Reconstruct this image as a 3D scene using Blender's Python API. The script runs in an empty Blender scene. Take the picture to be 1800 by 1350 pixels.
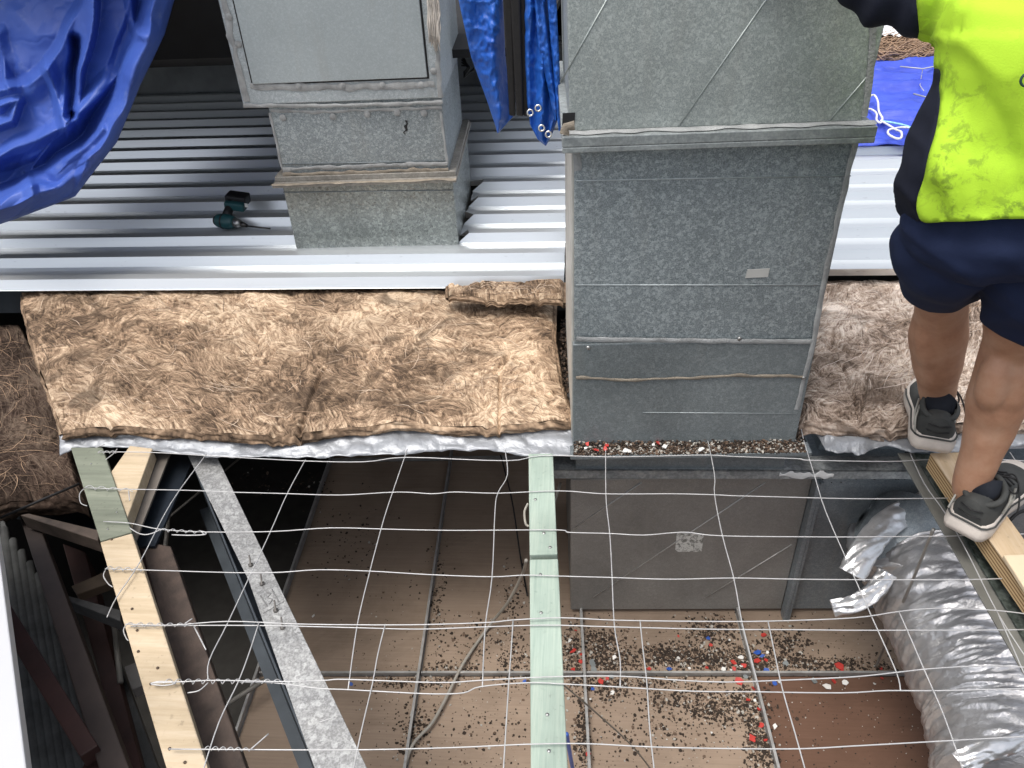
import bpy, bmesh, math, random
import numpy as np
from mathutils import Vector, Matrix, noise
R = math.radians
random.seed(7)
scene = bpy.context.scene
col = scene.collection

# ---------------------------------------------------------------- camera
F = 1350.0; CH = 1.30                      # focal length in photo pixels, camera height over the mesh plane
EY = Vector((115, -953, 1350)).normalized()      # world Y seen in camera axes (right, down, forward)
EZ = Vector((-105, -1925, -1350)).normalized()   # world Z
EX = EY.cross(EZ).normalized()
cd = bpy.data.cameras.new('camera'); cam = bpy.data.objects.new('camera', cd); col.objects.link(cam)
cd.sensor_width = 36; cd.lens = F / 1800 * 36; cd.clip_start = 0.02; cd.clip_end = 400
M3 = Matrix(((EX[0], -EX[1], -EX[2]), (EY[0], -EY[1], -EY[2]), (EZ[0], -EZ[1], -EZ[2])))
cam.matrix_world = Matrix.Translation((0, 0, CH)) @ M3.to_4x4()
scene.camera = cam
# ---------------------------------------------------------------- world, sun, exposure
SUN_EL, SUN_AZ = 72.0, 228.0               # azimuth clockwise from +Y: high, from the left and slightly behind the camera
w = bpy.data.worlds.new('World'); scene.world = w; w.use_nodes = True
wt = w.node_tree; wt.nodes.clear()
sk = wt.nodes.new('ShaderNodeTexSky'); sk.sky_type = 'NISHITA'; sk.sun_disc = False
sk.sun_elevation = R(SUN_EL); sk.sun_rotation = R(SUN_AZ); sk.air_density = 1.0; sk.dust_density = 5.0; sk.ozone_density = 0.6
bgn = wt.nodes.new('ShaderNodeBackground'); bgn.inputs[1].default_value = 0.15
wo = wt.nodes.new('ShaderNodeOutputWorld')
hsv = wt.nodes.new('ShaderNodeHueSaturation'); hsv.inputs['Saturation'].default_value = .45      # bright thin overcast: a whiter sky
wt.links.new(sk.outputs[0], hsv.inputs['Color']); wt.links.new(hsv.outputs[0], bgn.inputs[0]); wt.links.new(bgn.outputs[0], wo.inputs[0])
sl = bpy.data.lights.new('sun', 'SUN'); sl.energy = 1.35; sl.angle = R(26); sl.color = (1, .96, .9)
so = bpy.data.objects.new('sun', sl); col.objects.link(so)
sd = Vector((math.sin(R(SUN_AZ)) * math.cos(R(SUN_EL)), math.cos(R(SUN_AZ)) * math.cos(R(SUN_EL)), math.sin(R(SUN_EL))))
so.rotation_euler = sd.to_track_quat('Z', 'Y').to_euler(); so.location = sd * 20
scene.view_settings.view_transform = 'Standard'; scene.view_settings.look = 'None'
scene.view_settings.exposure = 0.48; scene.view_settings.gamma = 1

# ---------------------------------------------------------------- picture <-> place
def ray(px, py):
    d = Vector((px - 900, py - 675, F)); return Vector((d.dot(EX), d.dot(EY), d.dot(EZ)))
O = Vector((0, 0, CH))
def gp(px, py, z=0.0):
    r = ray(px, py); return O + r * ((z - CH) / r.z)
def gy(px, py, Y):
    r = ray(px, py); return O + r * (Y / r.y)
def lerp(a, b, t): return a + (b - a) * t
def ilerp(pts, t):
    for (a, b), (c, d) in zip(pts, pts[1:]):
        if t <= c: return lerp(b, d, (t - a) / (c - a)) if c > a else d
    return pts[-1][1]
def nz(x, y=0, z=0): return noise.noise(Vector((x, y, z)))
def fb(x, y, z=0, o=4, H=.9): return noise.fractal(Vector((x, y, z)), H, 2.0, o)

# ---------------------------------------------------------------- object helpers
def wloc(o):
    v = Vector((0, 0, 0))
    while o is not None: v += o.location; o = o.parent
    return v
def tag(o, label=None, cat=None, group=None, kind=None):
    if label: o['label'] = label
    if cat: o['category'] = cat
    if group: o['group'] = group
    if kind: o['kind'] = kind
    return o
def thing(name, loc, label, cat, group=None):
    o = bpy.data.objects.new(name, None); col.objects.link(o); o.location = loc; o.empty_display_size = .05
    return tag(o, label, cat, group)
class MB:
    def __init__(s): s.v = []; s.f = []; s.m = []; s.sm = []
    def add(s, vs, fs, m=0, sm=False):
        n = len(s.v); s.v += [Vector(v) for v in vs]; s.f += [tuple(i + n for i in f) for f in fs]
        s.m += [m] * len(fs); s.sm += [sm] * len(fs); return s
    def prism(s, top, bot, m=0):
        n = len(top); fs = [tuple(range(n)), tuple(reversed(range(n, 2 * n)))]
        for i in range(n):
            j = (i + 1) % n; fs.append((i, i + n, j + n, j))
        return s.add(list(top) + list(bot), fs, m)
    def slab(s, top, th, m=0):
        return s.prism(top, [Vector(p) - Vector((0, 0, th)) for p in top], m)
    def box(s, c, sx, sy, sz, rz=0, m=0, rot=None):
        q = rot if rot else Matrix.Rotation(rz, 3, 'Z'); vs = []
        for z in (1, -1):
            for x, y in ((-1, -1), (1, -1), (1, 1), (-1, 1)): vs.append(Vector(c) + q @ Vector((x * sx / 2, y * sy / 2, z * sz / 2)))
        return s.prism(vs[:4], vs[4:], m)
    def bar(s, a, b, w, h, up=(0, 0, 1), m=0):
        a = Vector(a); b = Vector(b); d = (b - a).normalized(); up = Vector(up)
        sx = d.cross(up).normalized(); uz = sx.cross(d).normalized()
        c = [(-w / 2, -h / 2), (w / 2, -h / 2), (w / 2, h / 2), (-w / 2, h / 2)]
        return s.prism([b + sx * x + uz * y for x, y in c], [a + sx * x + uz * y for x, y in c], m)
    def tube(s, pts, r, n=8, m=0, cap=True, fx=None):
        pts = [Vector(p) for p in pts]; k = len(pts); vs = []; fs = []
        pr = None
        for i, p in enumerate(pts):
            t = (pts[min(i + 1, k - 1)] - pts[max(i - 1, 0)]); t = t.normalized() if t.length > 1e-9 else Vector((0, 0, 1))
            if pr is None:
                a = Vector((0, 0, 1)) if abs(t.z) < .9 else Vector((0, 1, 0)); pr = t.cross(a).normalized()
            else:
                pr = (pr - t * pr.dot(t)).normalized()
            q = t.cross(pr); rr = r[i] if isinstance(r, (list, tuple)) else r
            for j in range(n):
                an = 2 * math.pi * j / n; e = rr * (fx(i, j / n) if fx else 1)
                vs.append(p + pr * math.cos(an) * e + q * math.sin(an) * e)
        for i in range(k - 1):
            for j in range(n):
                j2 = (j + 1) % n; fs.append((i * n + j, i * n + j2, (i + 1) * n + j2, (i + 1) * n + j))
        if cap: fs += [tuple(reversed(range(n))), tuple(range((k - 1) * n, k * n))]
        return s.add(vs, fs, m, True)
    def grid(s, nu, nv, fn, m=0, sm=True, mf=None):
        vs = [fn(i / nu, j / nv) for j in range(nv + 1) for i in range(nu + 1)]; W = nu + 1
        fs = [(j * W + i, j * W + i + 1, (j + 1) * W + i + 1, (j + 1) * W + i) for j in range(nv) for i in range(nu)]
        return s.add(vs, fs, m, sm)
    def ring(s, c, nrm, r1, r2, n=16, m=0):
        nrm = Vector(nrm).normalized(); a = nrm.orthogonal().normalized(); b = nrm.cross(a); mid = (r1 + r2) / 2; t = (r2 - r1) / 2
        pts = [Vector(c) + (a * math.cos(x) + b * math.sin(x)) * mid for x in [2 * math.pi * i / n for i in range(n + 1)]]
        return s.tube(pts, t, 6, m, False)
    def build(s, name, mat, parent=None, bevel=0, solid=0, recenter=True, weld=False):
        me = bpy.data.meshes.new(name)
        off = wloc(parent) if parent else Vector((0, 0, 0))
        if parent is None and recenter and s.v:
            xs = [v.x for v in s.v]; ys = [v.y for v in s.v]; off = Vector(((min(xs) + max(xs)) / 2, (min(ys) + max(ys)) / 2, min(v.z for v in s.v)))
        me.from_pydata([v - off for v in s.v], [], s.f)
        for mm in (mat if isinstance(mat, (list, tuple)) else [mat]): me.materials.append(mm)
        me.polygons.foreach_set('material_index', s.m); me.polygons.foreach_set('use_smooth', s.sm)
        bm = bmesh.new(); bm.from_mesh(me)
        if weld: bmesh.ops.remove_doubles(bm, verts=bm.verts, dist=1e-5)
        bmesh.ops.recalc_face_normals(bm, faces=bm.faces); bm.to_mesh(me); bm.free()
        o = bpy.data.objects.new(name, me); col.objects.link(o)
        if parent: o.parent = parent
        else: o.location = off
        if bevel:
            b = o.modifiers.new('bevel', 'BEVEL'); b.width = bevel; b.segments = 2; b.limit_method = 'ANGLE'; b.angle_limit = R(40)
        if solid:
            b = o.modifiers.new('solid', 'SOLIDIFY'); b.thickness = solid; b.offset = 0
        return o

def build_each(mb, name, mat, parent=None, bevel=0, group=1):
    par = list(range(len(mb.v)))
    def fd(i):
        while par[i] != i: par[i] = par[par[i]]; i = par[i]
        return i
    for f in mb.f:
        r0 = fd(f[0])
        for i in f[1:]: par[fd(i)] = r0
    isl = {}
    for k, f in enumerate(mb.f): isl.setdefault(fd(f[0]), []).append(k)
    ks = list(isl.values())
    for g in range(0, len(ks), group):
        fs = [k for q in ks[g:g + group] for k in q]; ids = sorted({i for k in fs for i in mb.f[k]}); mp = {i: j for j, i in enumerate(ids)}
        m = MB(); m.v = [mb.v[i] for i in ids]; m.f = [tuple(mp[i] for i in mb.f[k]) for k in fs]; m.m = [mb.m[k] for k in fs]; m.sm = [mb.sm[k] for k in fs]
        o = m.build(name, mat, parent, bevel)
    return o
# ---------------------------------------------------------------- materials
class NT:
    def __init__(s, name):
        s.mat = bpy.data.materials.new(name); s.mat.use_nodes = True; s.t = s.mat.node_tree; s.b = s.t.nodes['Principled BSDF']
        s.tc = s.t.nodes.new('ShaderNodeTexCoord')
    def n(s, ty, **k):
        x = s.t.nodes.new(ty)
        for a, b in k.items():
            if hasattr(x, a): setattr(x, a, b)
            else: x.inputs[a.replace('_', ' ')].default_value = b
        return x
    def l(s, a, b): s.t.links.new(a, b)
    def mapping(s, scale=(1, 1, 1), rot=(0, 0, 0)):
        m = s.n('ShaderNodeMapping'); m.inputs['Scale'].default_value = scale; m.inputs['Rotation'].default_value = rot
        s.l(s.tc.outputs['Object'], m.inputs[0]); return m.outputs[0]
    def noise(s, sc, det=4, vec=None, dist=0, rough=.55):
        x = s.n('ShaderNodeTexNoise'); x.inputs['Scale'].default_value = sc; x.inputs['Detail'].default_value = det
        x.inputs['Distortion'].default_value = dist; x.inputs['Roughness'].default_value = rough
        s.l(vec if vec else s.tc.outputs['Object'], x.inputs[0]); return x.outputs[0]
    def ramp(s, fac, stops):
        r = s.n('ShaderNodeValToRGB'); e = r.color_ramp.elements
        while len(e) < len(stops): e.new(.5)
        for el, (p, c) in zip(e, stops):
            el.position = p; el.color = (c[0], c[1], c[2], 1) if isinstance(c, (tuple, list)) else (c, c, c, 1)
        s.l(fac, r.inputs[0]); return r.outputs[0]
    def mix(s, fac, a, b, mode='MIX'):
        m = s.n('ShaderNodeMix'); m.data_type = 'RGBA'; m.blend_type = mode
        for sock, v in ((m.inputs[0], fac), (m.inputs[6], a), (m.inputs[7], b)):
            if isinstance(v, bpy.types.NodeSocket): s.l(v, sock)
            elif isinstance(v, (int, float)): sock.default_value = v if sock.type == 'VALUE' else (v, v, v, 1)
            else: sock.default_value = (v[0], v[1], v[2], 1)
        return m.outputs[2]
    def base(s, c):
        if isinstance(c, bpy.types.NodeSocket): s.l(c, s.b.inputs['Base Color'])
        else: s.b.inputs['Base Color'].default_value = (c[0], c[1], c[2], 1)
    def set(s, rough=None, metal=None, spec=None):
        for k, v in (('Roughness', rough), ('Metallic', metal), ('Specular IOR Level', spec)):
            if v is None: continue
            if isinstance(v, bpy.types.NodeSocket): s.l(v, s.b.inputs[k])
            else: s.b.inputs[k].default_value = v
    def bump(s, h, st=.3, d=.01):
        b = s.n('ShaderNodeBump'); b.inputs['Strength'].default_value = st; b.inputs['Distance'].default_value = d
        s.l(h, b.inputs['Height']); s.l(b.outputs[0], s.b.inputs['Normal'])

def m_plain(name, c, rough=.6, metal=0, var=.25, sc=12, bump=.15, bd=.002):
    t = NT(name); n = t.noise(sc, 5)
    t.base(t.ramp(n, [(.25, [x * (1 - var) for x in c]), (.75, [min(1, x * (1 + var)) for x in c])])); t.set(rough, metal)
    t.bump(t.noise(sc * 8, 3), bump, bd); return t.mat
def m_galv(name, dark, light, scale=95, metal=.55, rough=.42, tint=None, blotch=.35, speck=1.0):
    t = NT(name)
    wv = t.noise(scale * .9, 2); add = t.n('ShaderNodeVectorMath', operation='MULTIPLY_ADD')
    t.l(t.n('ShaderNodeTexNoise', Scale=scale * .6).outputs[1], add.inputs[0]); add.inputs[1].default_value = (.012, .012, .012); t.l(t.tc.outputs['Object'], add.inputs[2])
    v = t.n('ShaderNodeTexVoronoi'); v.inputs['Scale'].default_value = scale; t.l(add.outputs[0], v.inputs[0])
    sep = t.n('ShaderNodeSeparateColor'); t.l(v.outputs['Color'], sep.inputs[0])
    flake = t.ramp(sep.outputs[0], [(.0, 0), (.55, .18 * speck), (1, 1 * speck)])
    fine = t.ramp(t.noise(scale * 2.2, 3), [(.4, 0), (.62, 1)])
    m1 = t.mix(.45, flake, fine, 'MIX')
    base = t.mix(m1, dark, light)
    bl = t.ramp(t.noise(3.2, 5, dist=.6), [(.3, 1 - blotch), (.7, 1.0)])
    base = t.mix(1.0, base, bl, 'MULTIPLY')
    # dust and run marks
    dr = t.ramp(t.noise(2.5, 6, t.mapping((6, 6, .7))), [(.55, 0), (.8, 1)])
    base = t.mix(t.mix(1.0, dr, .35, 'MULTIPLY'), base, tint or (.33, .32, .29))
    t.base(base); t.set(t.ramp(sep.outputs[1], [(0, rough - .1), (1, rough + .14)]), metal)
    t.bump(m1, .08, .002); return t.mat

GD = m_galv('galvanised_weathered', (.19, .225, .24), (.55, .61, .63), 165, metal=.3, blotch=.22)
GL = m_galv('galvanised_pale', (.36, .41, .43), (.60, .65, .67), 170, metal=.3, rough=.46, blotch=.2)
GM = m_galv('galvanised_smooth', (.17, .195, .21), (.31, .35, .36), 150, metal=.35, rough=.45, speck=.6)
GB = m_galv('galvanised_bright', (.24, .24, .24), (.58, .59, .58), 110, rough=.5, metal=.2)
GX = m_galv('galvanised_dull', (.30, .29, .27), (.42, .41, .385), 130, metal=.2, rough=.5, speck=.5)
GN = m_galv('galvanised_bluish', (.26, .30, .325), (.44, .49, .52), 120, metal=.3, rough=.42, speck=.7)
SEAL = m_plain('sealant', (.31, .32, .32), .7, 0, .35, 25, .5, .004)
SEALB = m_plain('old_sealant', (.25, .215, .17), .8, 0, .4, 30, .5, .004)
BLACK = m_plain('black_rubber', (.012, .012, .013), .6)
DARK = m_plain('shade_black', (.012, .012, .013), .9); VOID = m_plain('void_lining', (.035, .033, .03), .9)  # near-black stands in for deep shade under the back roof
STEELD = m_plain('dark_steel', (.05, .06, .07), .5, .3, .4, 8)
RED = m_plain('red_oxide_steel', (.040, .016, .013), .6, 0, .45, 9, .3)
BRN = m_plain('brown_beam', (.065, .045, .035), .7, 0, .45, 30, .4)
GREYW = m_plain('weathered_fibre', (.065, .067, .066), .85, 0, .55, 14, .5, .004)
WHITE = m_plain('white_paint', (.50, .51, .53), .5, 0, .04, 3)
WIRE = m_plain('wire_metal', (.50, .50, .50), .45, .3, .12, 40)
CABLE = m_plain('grey_cable', (.34, .32, .28), .5, 0, .1)
SCREW = m_plain('screw_metal', (.45, .45, .44), .35, .8, .2, 60)
NAVY = None

def m_sheet():
    t = NT('painted_roof_metal')
    n = t.ramp(t.noise(1.6, 6, t.mapping((.4, 6, 6))), [(.3, (.68, .72, .75)), (.7, (.78, .81, .83))])
    sp = t.ramp(t.noise(38, 6, t.mapping((.6, 2, 2))), [(.66, 0), (.74, 1)])
    t.base(t.mix(t.mix(1., sp, .35, 'MULTIPLY'), n, (.3, .31, .31))); t.set(.30, .62)
    t.bump(t.noise(5, 3, t.mapping((.3, 3, 3))), .05, .01); return t.mat
SHEET = m_sheet()
def m_tarp(name, c1, c2, sc=1.0):
    t = NT(name)
    n = t.noise(5, 6, dist=.4)
    b = t.ramp(n, [(.3, c1), (.72, c2)])
    du = t.ramp(t.noise(16, 8, rough=.7), [(.57, 0), (.8, 1)])
    b = t.mix(t.mix(1., du, .3, 'MULTIPLY'), b, (.32, .38, .5))
    t.base(b); t.set(t.ramp(t.noise(9, 5), [(.3, .42), (.7, .58)]), 0, .45)
    h = t.mix(.3, t.noise(14 * sc, 4, dist=.6), t.noise(60 * sc, 2)); vo = t.n('ShaderNodeTexVoronoi'); vo.feature = 'DISTANCE_TO_EDGE'; vo.inputs['Scale'].default_value = 6 * sc
    wv_ = t.n('ShaderNodeVectorMath', operation='MULTIPLY_ADD'); t.l(t.n('ShaderNodeTexNoise', Scale=4).outputs[1], wv_.inputs[0]); wv_.inputs[1].default_value = (.3, .3, .3); t.l(t.tc.outputs['Object'], wv_.inputs[2]); t.l(wv_.outputs[0], vo.inputs[0])
    cr = t.ramp(vo.outputs['Distance'], [(0, 0), (.10, .8), (.4, 1)]); t.bump(t.mix(.5, h, cr), .22, .008); return t.mat
TARP = m_tarp('blue_tarpaulin', (.038, .085, .37), (.05, .115, .46))
TARP2 = m_tarp('bright_blue_tarpaulin', (.012, .085, .42), (.022, .145, .58))
TARP3 = m_tarp('pale_blue_tarpaulin', (.035, .065, .46), (.06, .11, .62))

def m_wool(name, a, b, c, d, sc=1.0):
    t = NT(name)
    def warped(amt, wsc, scale, rot, off):
        wn = t.n('ShaderNodeTexNoise'); wn.inputs['Scale'].default_value = wsc; wn.inputs['Detail'].default_value = 3; t.l(t.tc.outputs['Object'], wn.inputs[0])
        w_ = t.n('ShaderNodeVectorMath', operation='MULTIPLY_ADD'); t.l(wn.outputs[1], w_.inputs[0]); w_.inputs[1].default_value = (amt, amt, amt); t.l(t.tc.outputs['Object'], w_.inputs[2])
        mp = t.n('ShaderNodeMapping'); mp.inputs['Scale'].default_value = scale; mp.inputs['Rotation'].default_value = (0, 0, R(rot)); mp.inputs['Location'].default_value = (off, off, 0); t.l(w_.outputs[0], mp.inputs[0]); return mp.outputs[0]
    s1 = t.noise(1, 5, warped(.22, 4.5, (14, 85, 60), 12, 0), .5, .62)
    s2 = t.noise(1, 6, warped(.16, 6, (26, 190, 90), -38, 5), .6, .72)
    s3 = t.noise(1, 6, warped(.12, 8, (30, 260, 90), 62, 9), .4, .75)
    pick = t.ramp(t.noise(5.5, 3), [(.44, 0), (.56, 1)]); st = t.mix(pick, t.mix(.5, s1, s2), t.mix(.55, s1, s3))
    at = t.n('ShaderNodeAttribute'); at.attribute_name = 'lay'
    st = t.mix(.62, st, at.outputs['Color'])
    base = t.ramp(st, [(.30, a), (.43, b), (.54, c), (.68, d)])
    big = t.ramp(t.noise(3.4, 5, dist=1.0), [(.3, .68), (.68, 1.12)]); base = t.mix(1., base, big, 'MULTIPLY')
    dirt = t.ramp(t.noise(5.2, 6, dist=1.5), [(.54, 0), (.66, 1)])
    base = t.mix(t.mix(1., dirt, .7, 'MULTIPLY'), base, [x * .9 for x in a])
    t.base(base); t.set(.95, 0, .12); t.bump(st, .7, .012); return t.mat
WOOL = m_wool('glass_wool', (.08, .056, .04), (.24, .165, .11), (.43, .305, .205), (.72, .56, .40))
WOOLP = m_wool('glass_wool_pinkish', (.11, .08, .062), (.33, .25, .195), (.56, .45, .37), (.84, .73, .63))
WOOLD = m_wool('glass_wool_shaded', (.02, .014, .011), (.05, .033, .025), (.085, .06, .046), (.16, .12, .09))  # wool colours darkened to stand in for shade
def fib(name, c): return m_plain(name, c, .9, 0, .15, 20, .0)
FIBL = fib('fibre_cream', (.62, .49, .37)); FIBM = fib('fibre_tan', (.37, .25, .165)); FIBD = fib('fibre_brown', (.13, .087, .06)); FIBP = fib('fibre_pale', (.66, .56, .49))
def m_foil(name, c1, c2, rough, metal, sc=20, bs=.5):
    t = NT(name); n = t.noise(sc, 6, dist=.8); t.base(t.ramp(n, [(.3, c1), (.7, c2)])); t.set(rough, metal)
    t.bump(t.mix(.4, t.noise(sc * 1.5, 5, dist=1.5), t.noise(sc * 5, 3, dist=.6)), bs, .008); return t.mat
FOIL = m_foil('foil_facing', (.25, .265, .285), (.36, .375, .40), .42, .3, 12, .6)
FOILB = m_foil('bright_foil', (.72, .73, .74), (.86, .86, .86), .3, .8, 10, .35)
FOILT = m_foil('foil_duct_skin', (.46, .46, .47), (.62, .62, .63), .33, .65, 14, .5)
def m_wood(name, a, b, c, grain=(2.2, 60, 60), rot=0, dirt=.4, knots=True):
    t = NT(name); mp = t.mapping(grain, (0, 0, rot))
    g = t.noise(1, 8, mp, .35, .6); g2 = t.noise(3.2, 5, mp, .2, .7)
    base = t.ramp(t.mix(.4, g, g2), [(.3, a), (.5, b), (.68, c)])
    sp = t.ramp(t.noise(85, 4), [(.62, 0), (.70, 1)]); patch = t.ramp(t.noise(7, 4), [(.4, 0), (.65, 1)])
    base = t.mix(t.mix(1., t.mix(1., sp, patch, 'MULTIPLY'), dirt, 'MULTIPLY'), base, [x * .28 for x in a])
    st = t.ramp(t.noise(3.5, 5), [(.45, 1.0), (.7, .72)]); base = t.mix(1., base, st, 'MULTIPLY')
    t.base(base); t.set(.75, 0, .3); t.bump(g2, .3, .002); return t.mat
AR = R(-62)
PINE = m_wood('pine_board', (.42, .33, .215), (.54, .435, .30), (.63, .53, .395), (3, 40, 40), AR)
GREEN = m_wood('treated_timber', (.28, .36, .31), (.365, .45, .385), (.47, .54, .46), (90, 3, 60), 0, .25)
GREEN2 = m_wood('treated_timber_dull', (.14, .155, .12), (.20, .22, .17), (.27, .285, .225), (3, 40, 40), AR, .5)
PLY = m_wood('plywood_face', (.50, .36, .21), (.63, .48, .31), (.70, .57, .41), (40, 3, 40), R(35), .3)
def m_ply_edge():
    t = NT('plywood_edge'); wv = t.n('ShaderNodeTexWave'); wv.bands_direction = 'Z'; wv.inputs['Scale'].default_value = 38; wv.inputs['Distortion'].default_value = .6
    t.l(t.tc.outputs['Object'], wv.inputs[0]); t.base(t.ramp(wv.outputs[1], [(.2, (.24, .13, .05)), (.6, (.62, .45, .25))])); t.set(.8); return t.mat
PLYE = m_ply_edge()
def m_tile(name, a, b):
    t = NT(name)
    g = t.noise(1, 6, t.mapping((4, 170, 40)), .2, .6); n = t.noise(7, 5)
    base = t.ramp(t.mix(.45, g, n), [(.3, a), (.7, b)])
    du = t.ramp(t.noise(2.4, 7, dist=1.0, rough=.65), [(.5, 0), (.72, 1)])
    base = t.mix(t.mix(1., du, .5, 'MULTIPLY'), base, [x * .45 for x in a])
    sp = t.ramp(t.noise(120, 5, rough=.7), [(.63, 0), (.70, 1)]); pt = t.ramp(t.noise(5, 5, dist=.8), [(.46, 0), (.62, 1)])
    base = t.mix(t.mix(1., sp, pt, 'MULTIPLY'), base, (.02, .014, .01))
    t.base(base); t.set(.85, 0, .3); t.bump(g, .2, .003); return t.mat
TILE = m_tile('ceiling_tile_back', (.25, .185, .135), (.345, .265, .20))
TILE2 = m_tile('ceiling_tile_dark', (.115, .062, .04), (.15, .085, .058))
# ---------------------------------------------------------------- shapes on surfaces
def ragged(mb, pts, w, nrm, th=.003, jit=.35, seg=.012, m=0, seed=0):
    """irregular smear of sealant along a polyline lying on a surface"""
    pts = [Vector(p) for p in pts]; nrm = Vector(nrm).normalized(); P = []
    for a, b in zip(pts, pts[1:]):
        k = max(2, int((b - a).length / seg))
        P += [a.lerp(b, i / k) for i in range(k)]
    P.append(pts[-1]); vs = []; fs = []
    for i, p in enumerate(P):
        t = (P[min(i + 1, len(P) - 1)] - P[max(i - 1, 0)]).normalized(); s = t.cross(nrm).normalized()
        w_ = w * .72; l = w_ / 2 * (1 + jit * 1.6 * nz(i * .33, seed)); r = w_ / 2 * (1 + jit * 1.6 * nz(i * .29, seed + 9.3)); h = th * .5 * (1 + .5 * nz(i * .5, seed + 4))
        c = p + s * w * .12 * nz(i * .2, seed + 2)
        vs += [c - s * l, c - s * l * .55 + nrm * h, c + s * r * .5 + nrm * h * .9, c + s * r]
    for i in range(len(P) - 1):
        for j in range(3): fs.append((i * 4 + j, i * 4 + j + 1, i * 4 + j + 5, i * 4 + j + 4))
    mb.add(vs, fs, m, True); return mb
def smooth_path(pts, k=6):
    pts = [Vector(p) for p in pts]; out = []
    for i in range(len(pts) - 1):
        p0 = pts[max(i - 1, 0)]; p1 = pts[i]; p2 = pts[i + 1]; p3 = pts[min(i + 2, len(pts) - 1)]
        for j in range(k):
            t = j / k
            out.append(.5 * ((2 * p1) + (p2 - p0) * t + (2 * p0 - 5 * p1 + 4 * p2 - p3) * t * t + (3 * p1 - p0 - 3 * p2 + p3) * t ** 3))
    out.append(pts[-1]); return out
class Face:
    """vertical plane through two ground points; a runs along it, b behind it"""
    def __init__(s, A, B, z0=0):
        s.A = Vector((A.x, A.y, 0)); s.u = Vector((B.x - A.x, B.y - A.y, 0)); s.L = s.u.length; s.u.normalize(); s.v = Vector((-s.u.y, s.u.x, 0))
    def pt(s, a, b, z): return s.A + s.u * a + s.v * b + Vector((0, 0, z))
    def px(s, x, y, b=0):
        r = ray(x, y); n = s.v; t = ((s.A + s.v * b) - O).dot(n) / r.dot(n); return O + r * t
    def az(s, x, y, b=0):
        p = s.px(x, y, b); return (p - s.A).dot(s.u), p.z
    def section(s, mb, c, depth, b=0, m=0, open_=False):
        q = [s.px(x, y, b) for x, y in c]; return mb.prism(q, [p + s.v * depth for p in q], m)

# ---------------------------------------------------------------- fibre lay: a swirling field of combed strands
def vnoise(h, w, cell, rs):
    gh, gw = int(h / cell) + 3, int(w / cell) + 3; g = rs.rand(gh, gw)
    y = np.arange(h) / cell; x = np.arange(w) / cell; yi = y.astype(int); xi = x.astype(int); fy = y - yi; fx = x - xi; fy = fy * fy * (3 - 2 * fy); fx = fx * fx * (3 - 2 * fx)
    a = g[yi][:, xi]; b = g[yi][:, xi + 1]; c = g[yi + 1][:, xi]; d = g[yi + 1][:, xi + 1]
    return (a * (1 - fx) + b * fx) * (1 - fy)[:, None] + (c * (1 - fx) + d * fx) * fy[:, None]
def lic(h, w, th, src, n):
    yy, xx = np.mgrid[0:h, 0:w].astype(np.float32); acc = src.copy(); k = 1
    vx, vy = np.cos(th), np.sin(th)
    for sg in (1, -1):
        x, y = xx.copy(), yy.copy(); px, py = vx * sg, vy * sg
        for i in range(n):
            x += px; y += py; xi = np.clip(x, 0, w - 1).astype(int); yi = np.clip(y, 0, h - 1).astype(int)
            nx, ny = vx[yi, xi], vy[yi, xi]; s = np.sign(nx * px + ny * py); s[s == 0] = 1; px, py = nx * s, ny * s
            acc += src[yi, xi]; k += 1
    return acc / k
def norm01(a): a = (a - a.mean()) / (a.std() + 1e-9); return np.clip(.5 + a * .2, 0, 1)
def fibre_lay(h, w, seed, base=.25):
    rs = np.random.RandomState(seed)
    th = base + 2.6 * (vnoise(h, w, 150, rs) - .5) + 2.2 * (vnoise(h, w, 62, rs) - .5) + 1.9 * (vnoise(h, w, 26, rs) - .5) + 1.1 * (vnoise(h, w, 11, rs) - .5)
    th = th + 1.0 * np.clip((vnoise(h, w, 55, rs) - .55) * 12, 0, 1)
    rot = np.clip((vnoise(h, w, 34, rs) - .45) * 6, 0, 1) * .8
    coarse = lic(h, w, th, vnoise(h, w, 1.8, rs), 16); fine = lic(h, w, th + .35 * (vnoise(h, w, 9, rs) - .5), rs.rand(h, w), 13)
    sp = (vnoise(h, w, 2.6, rs) > .90).astype(float); strands = lic(h, w, th + .5, sp, 24)
    tone = vnoise(h, w, 130, rs) * .6 + vnoise(h, w, 45, rs) * .4
    th2 = th * .4 - .75 + 1.6 * (vnoise(h, w, 48, rs) - .5); x1 = norm01(lic(h, w, th2, vnoise(h, w, 1.6, rs), 15)); x2 = norm01(lic(h, w, th2 + 1.5, rs.rand(h, w), 12))
    cross = np.clip((vnoise(h, w, 20, rs) - .42) * 5, 0, 1)
    coarse = norm01(coarse) * (1 - cross) + x1 * cross; fine = norm01(fine) * .55 + x2 * .45
    m = norm01(coarse) * .30 + norm01(fine) * .30 + norm01(strands) * .26 + norm01(tone) * .36
    pit = norm01(lic(h, w, th, (vnoise(h, w, 6, rs) > .84).astype(float), 9)); m -= .25 * np.clip(pit - .62, 0, 1)
    return np.clip(.5 + (norm01(m) - .5) * .78, 0, 1)
# ================================================================ STRUCTURE
BV = ray(950, -275); BV.z = 0; BV.normalize(); BU = Vector((BV.y, -BV.x, 0))     # the building's own axes, a little turned from the roof sheets
def mkface(A):
    f = Face(A, A + BU); return f
ZC = -.88
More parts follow.
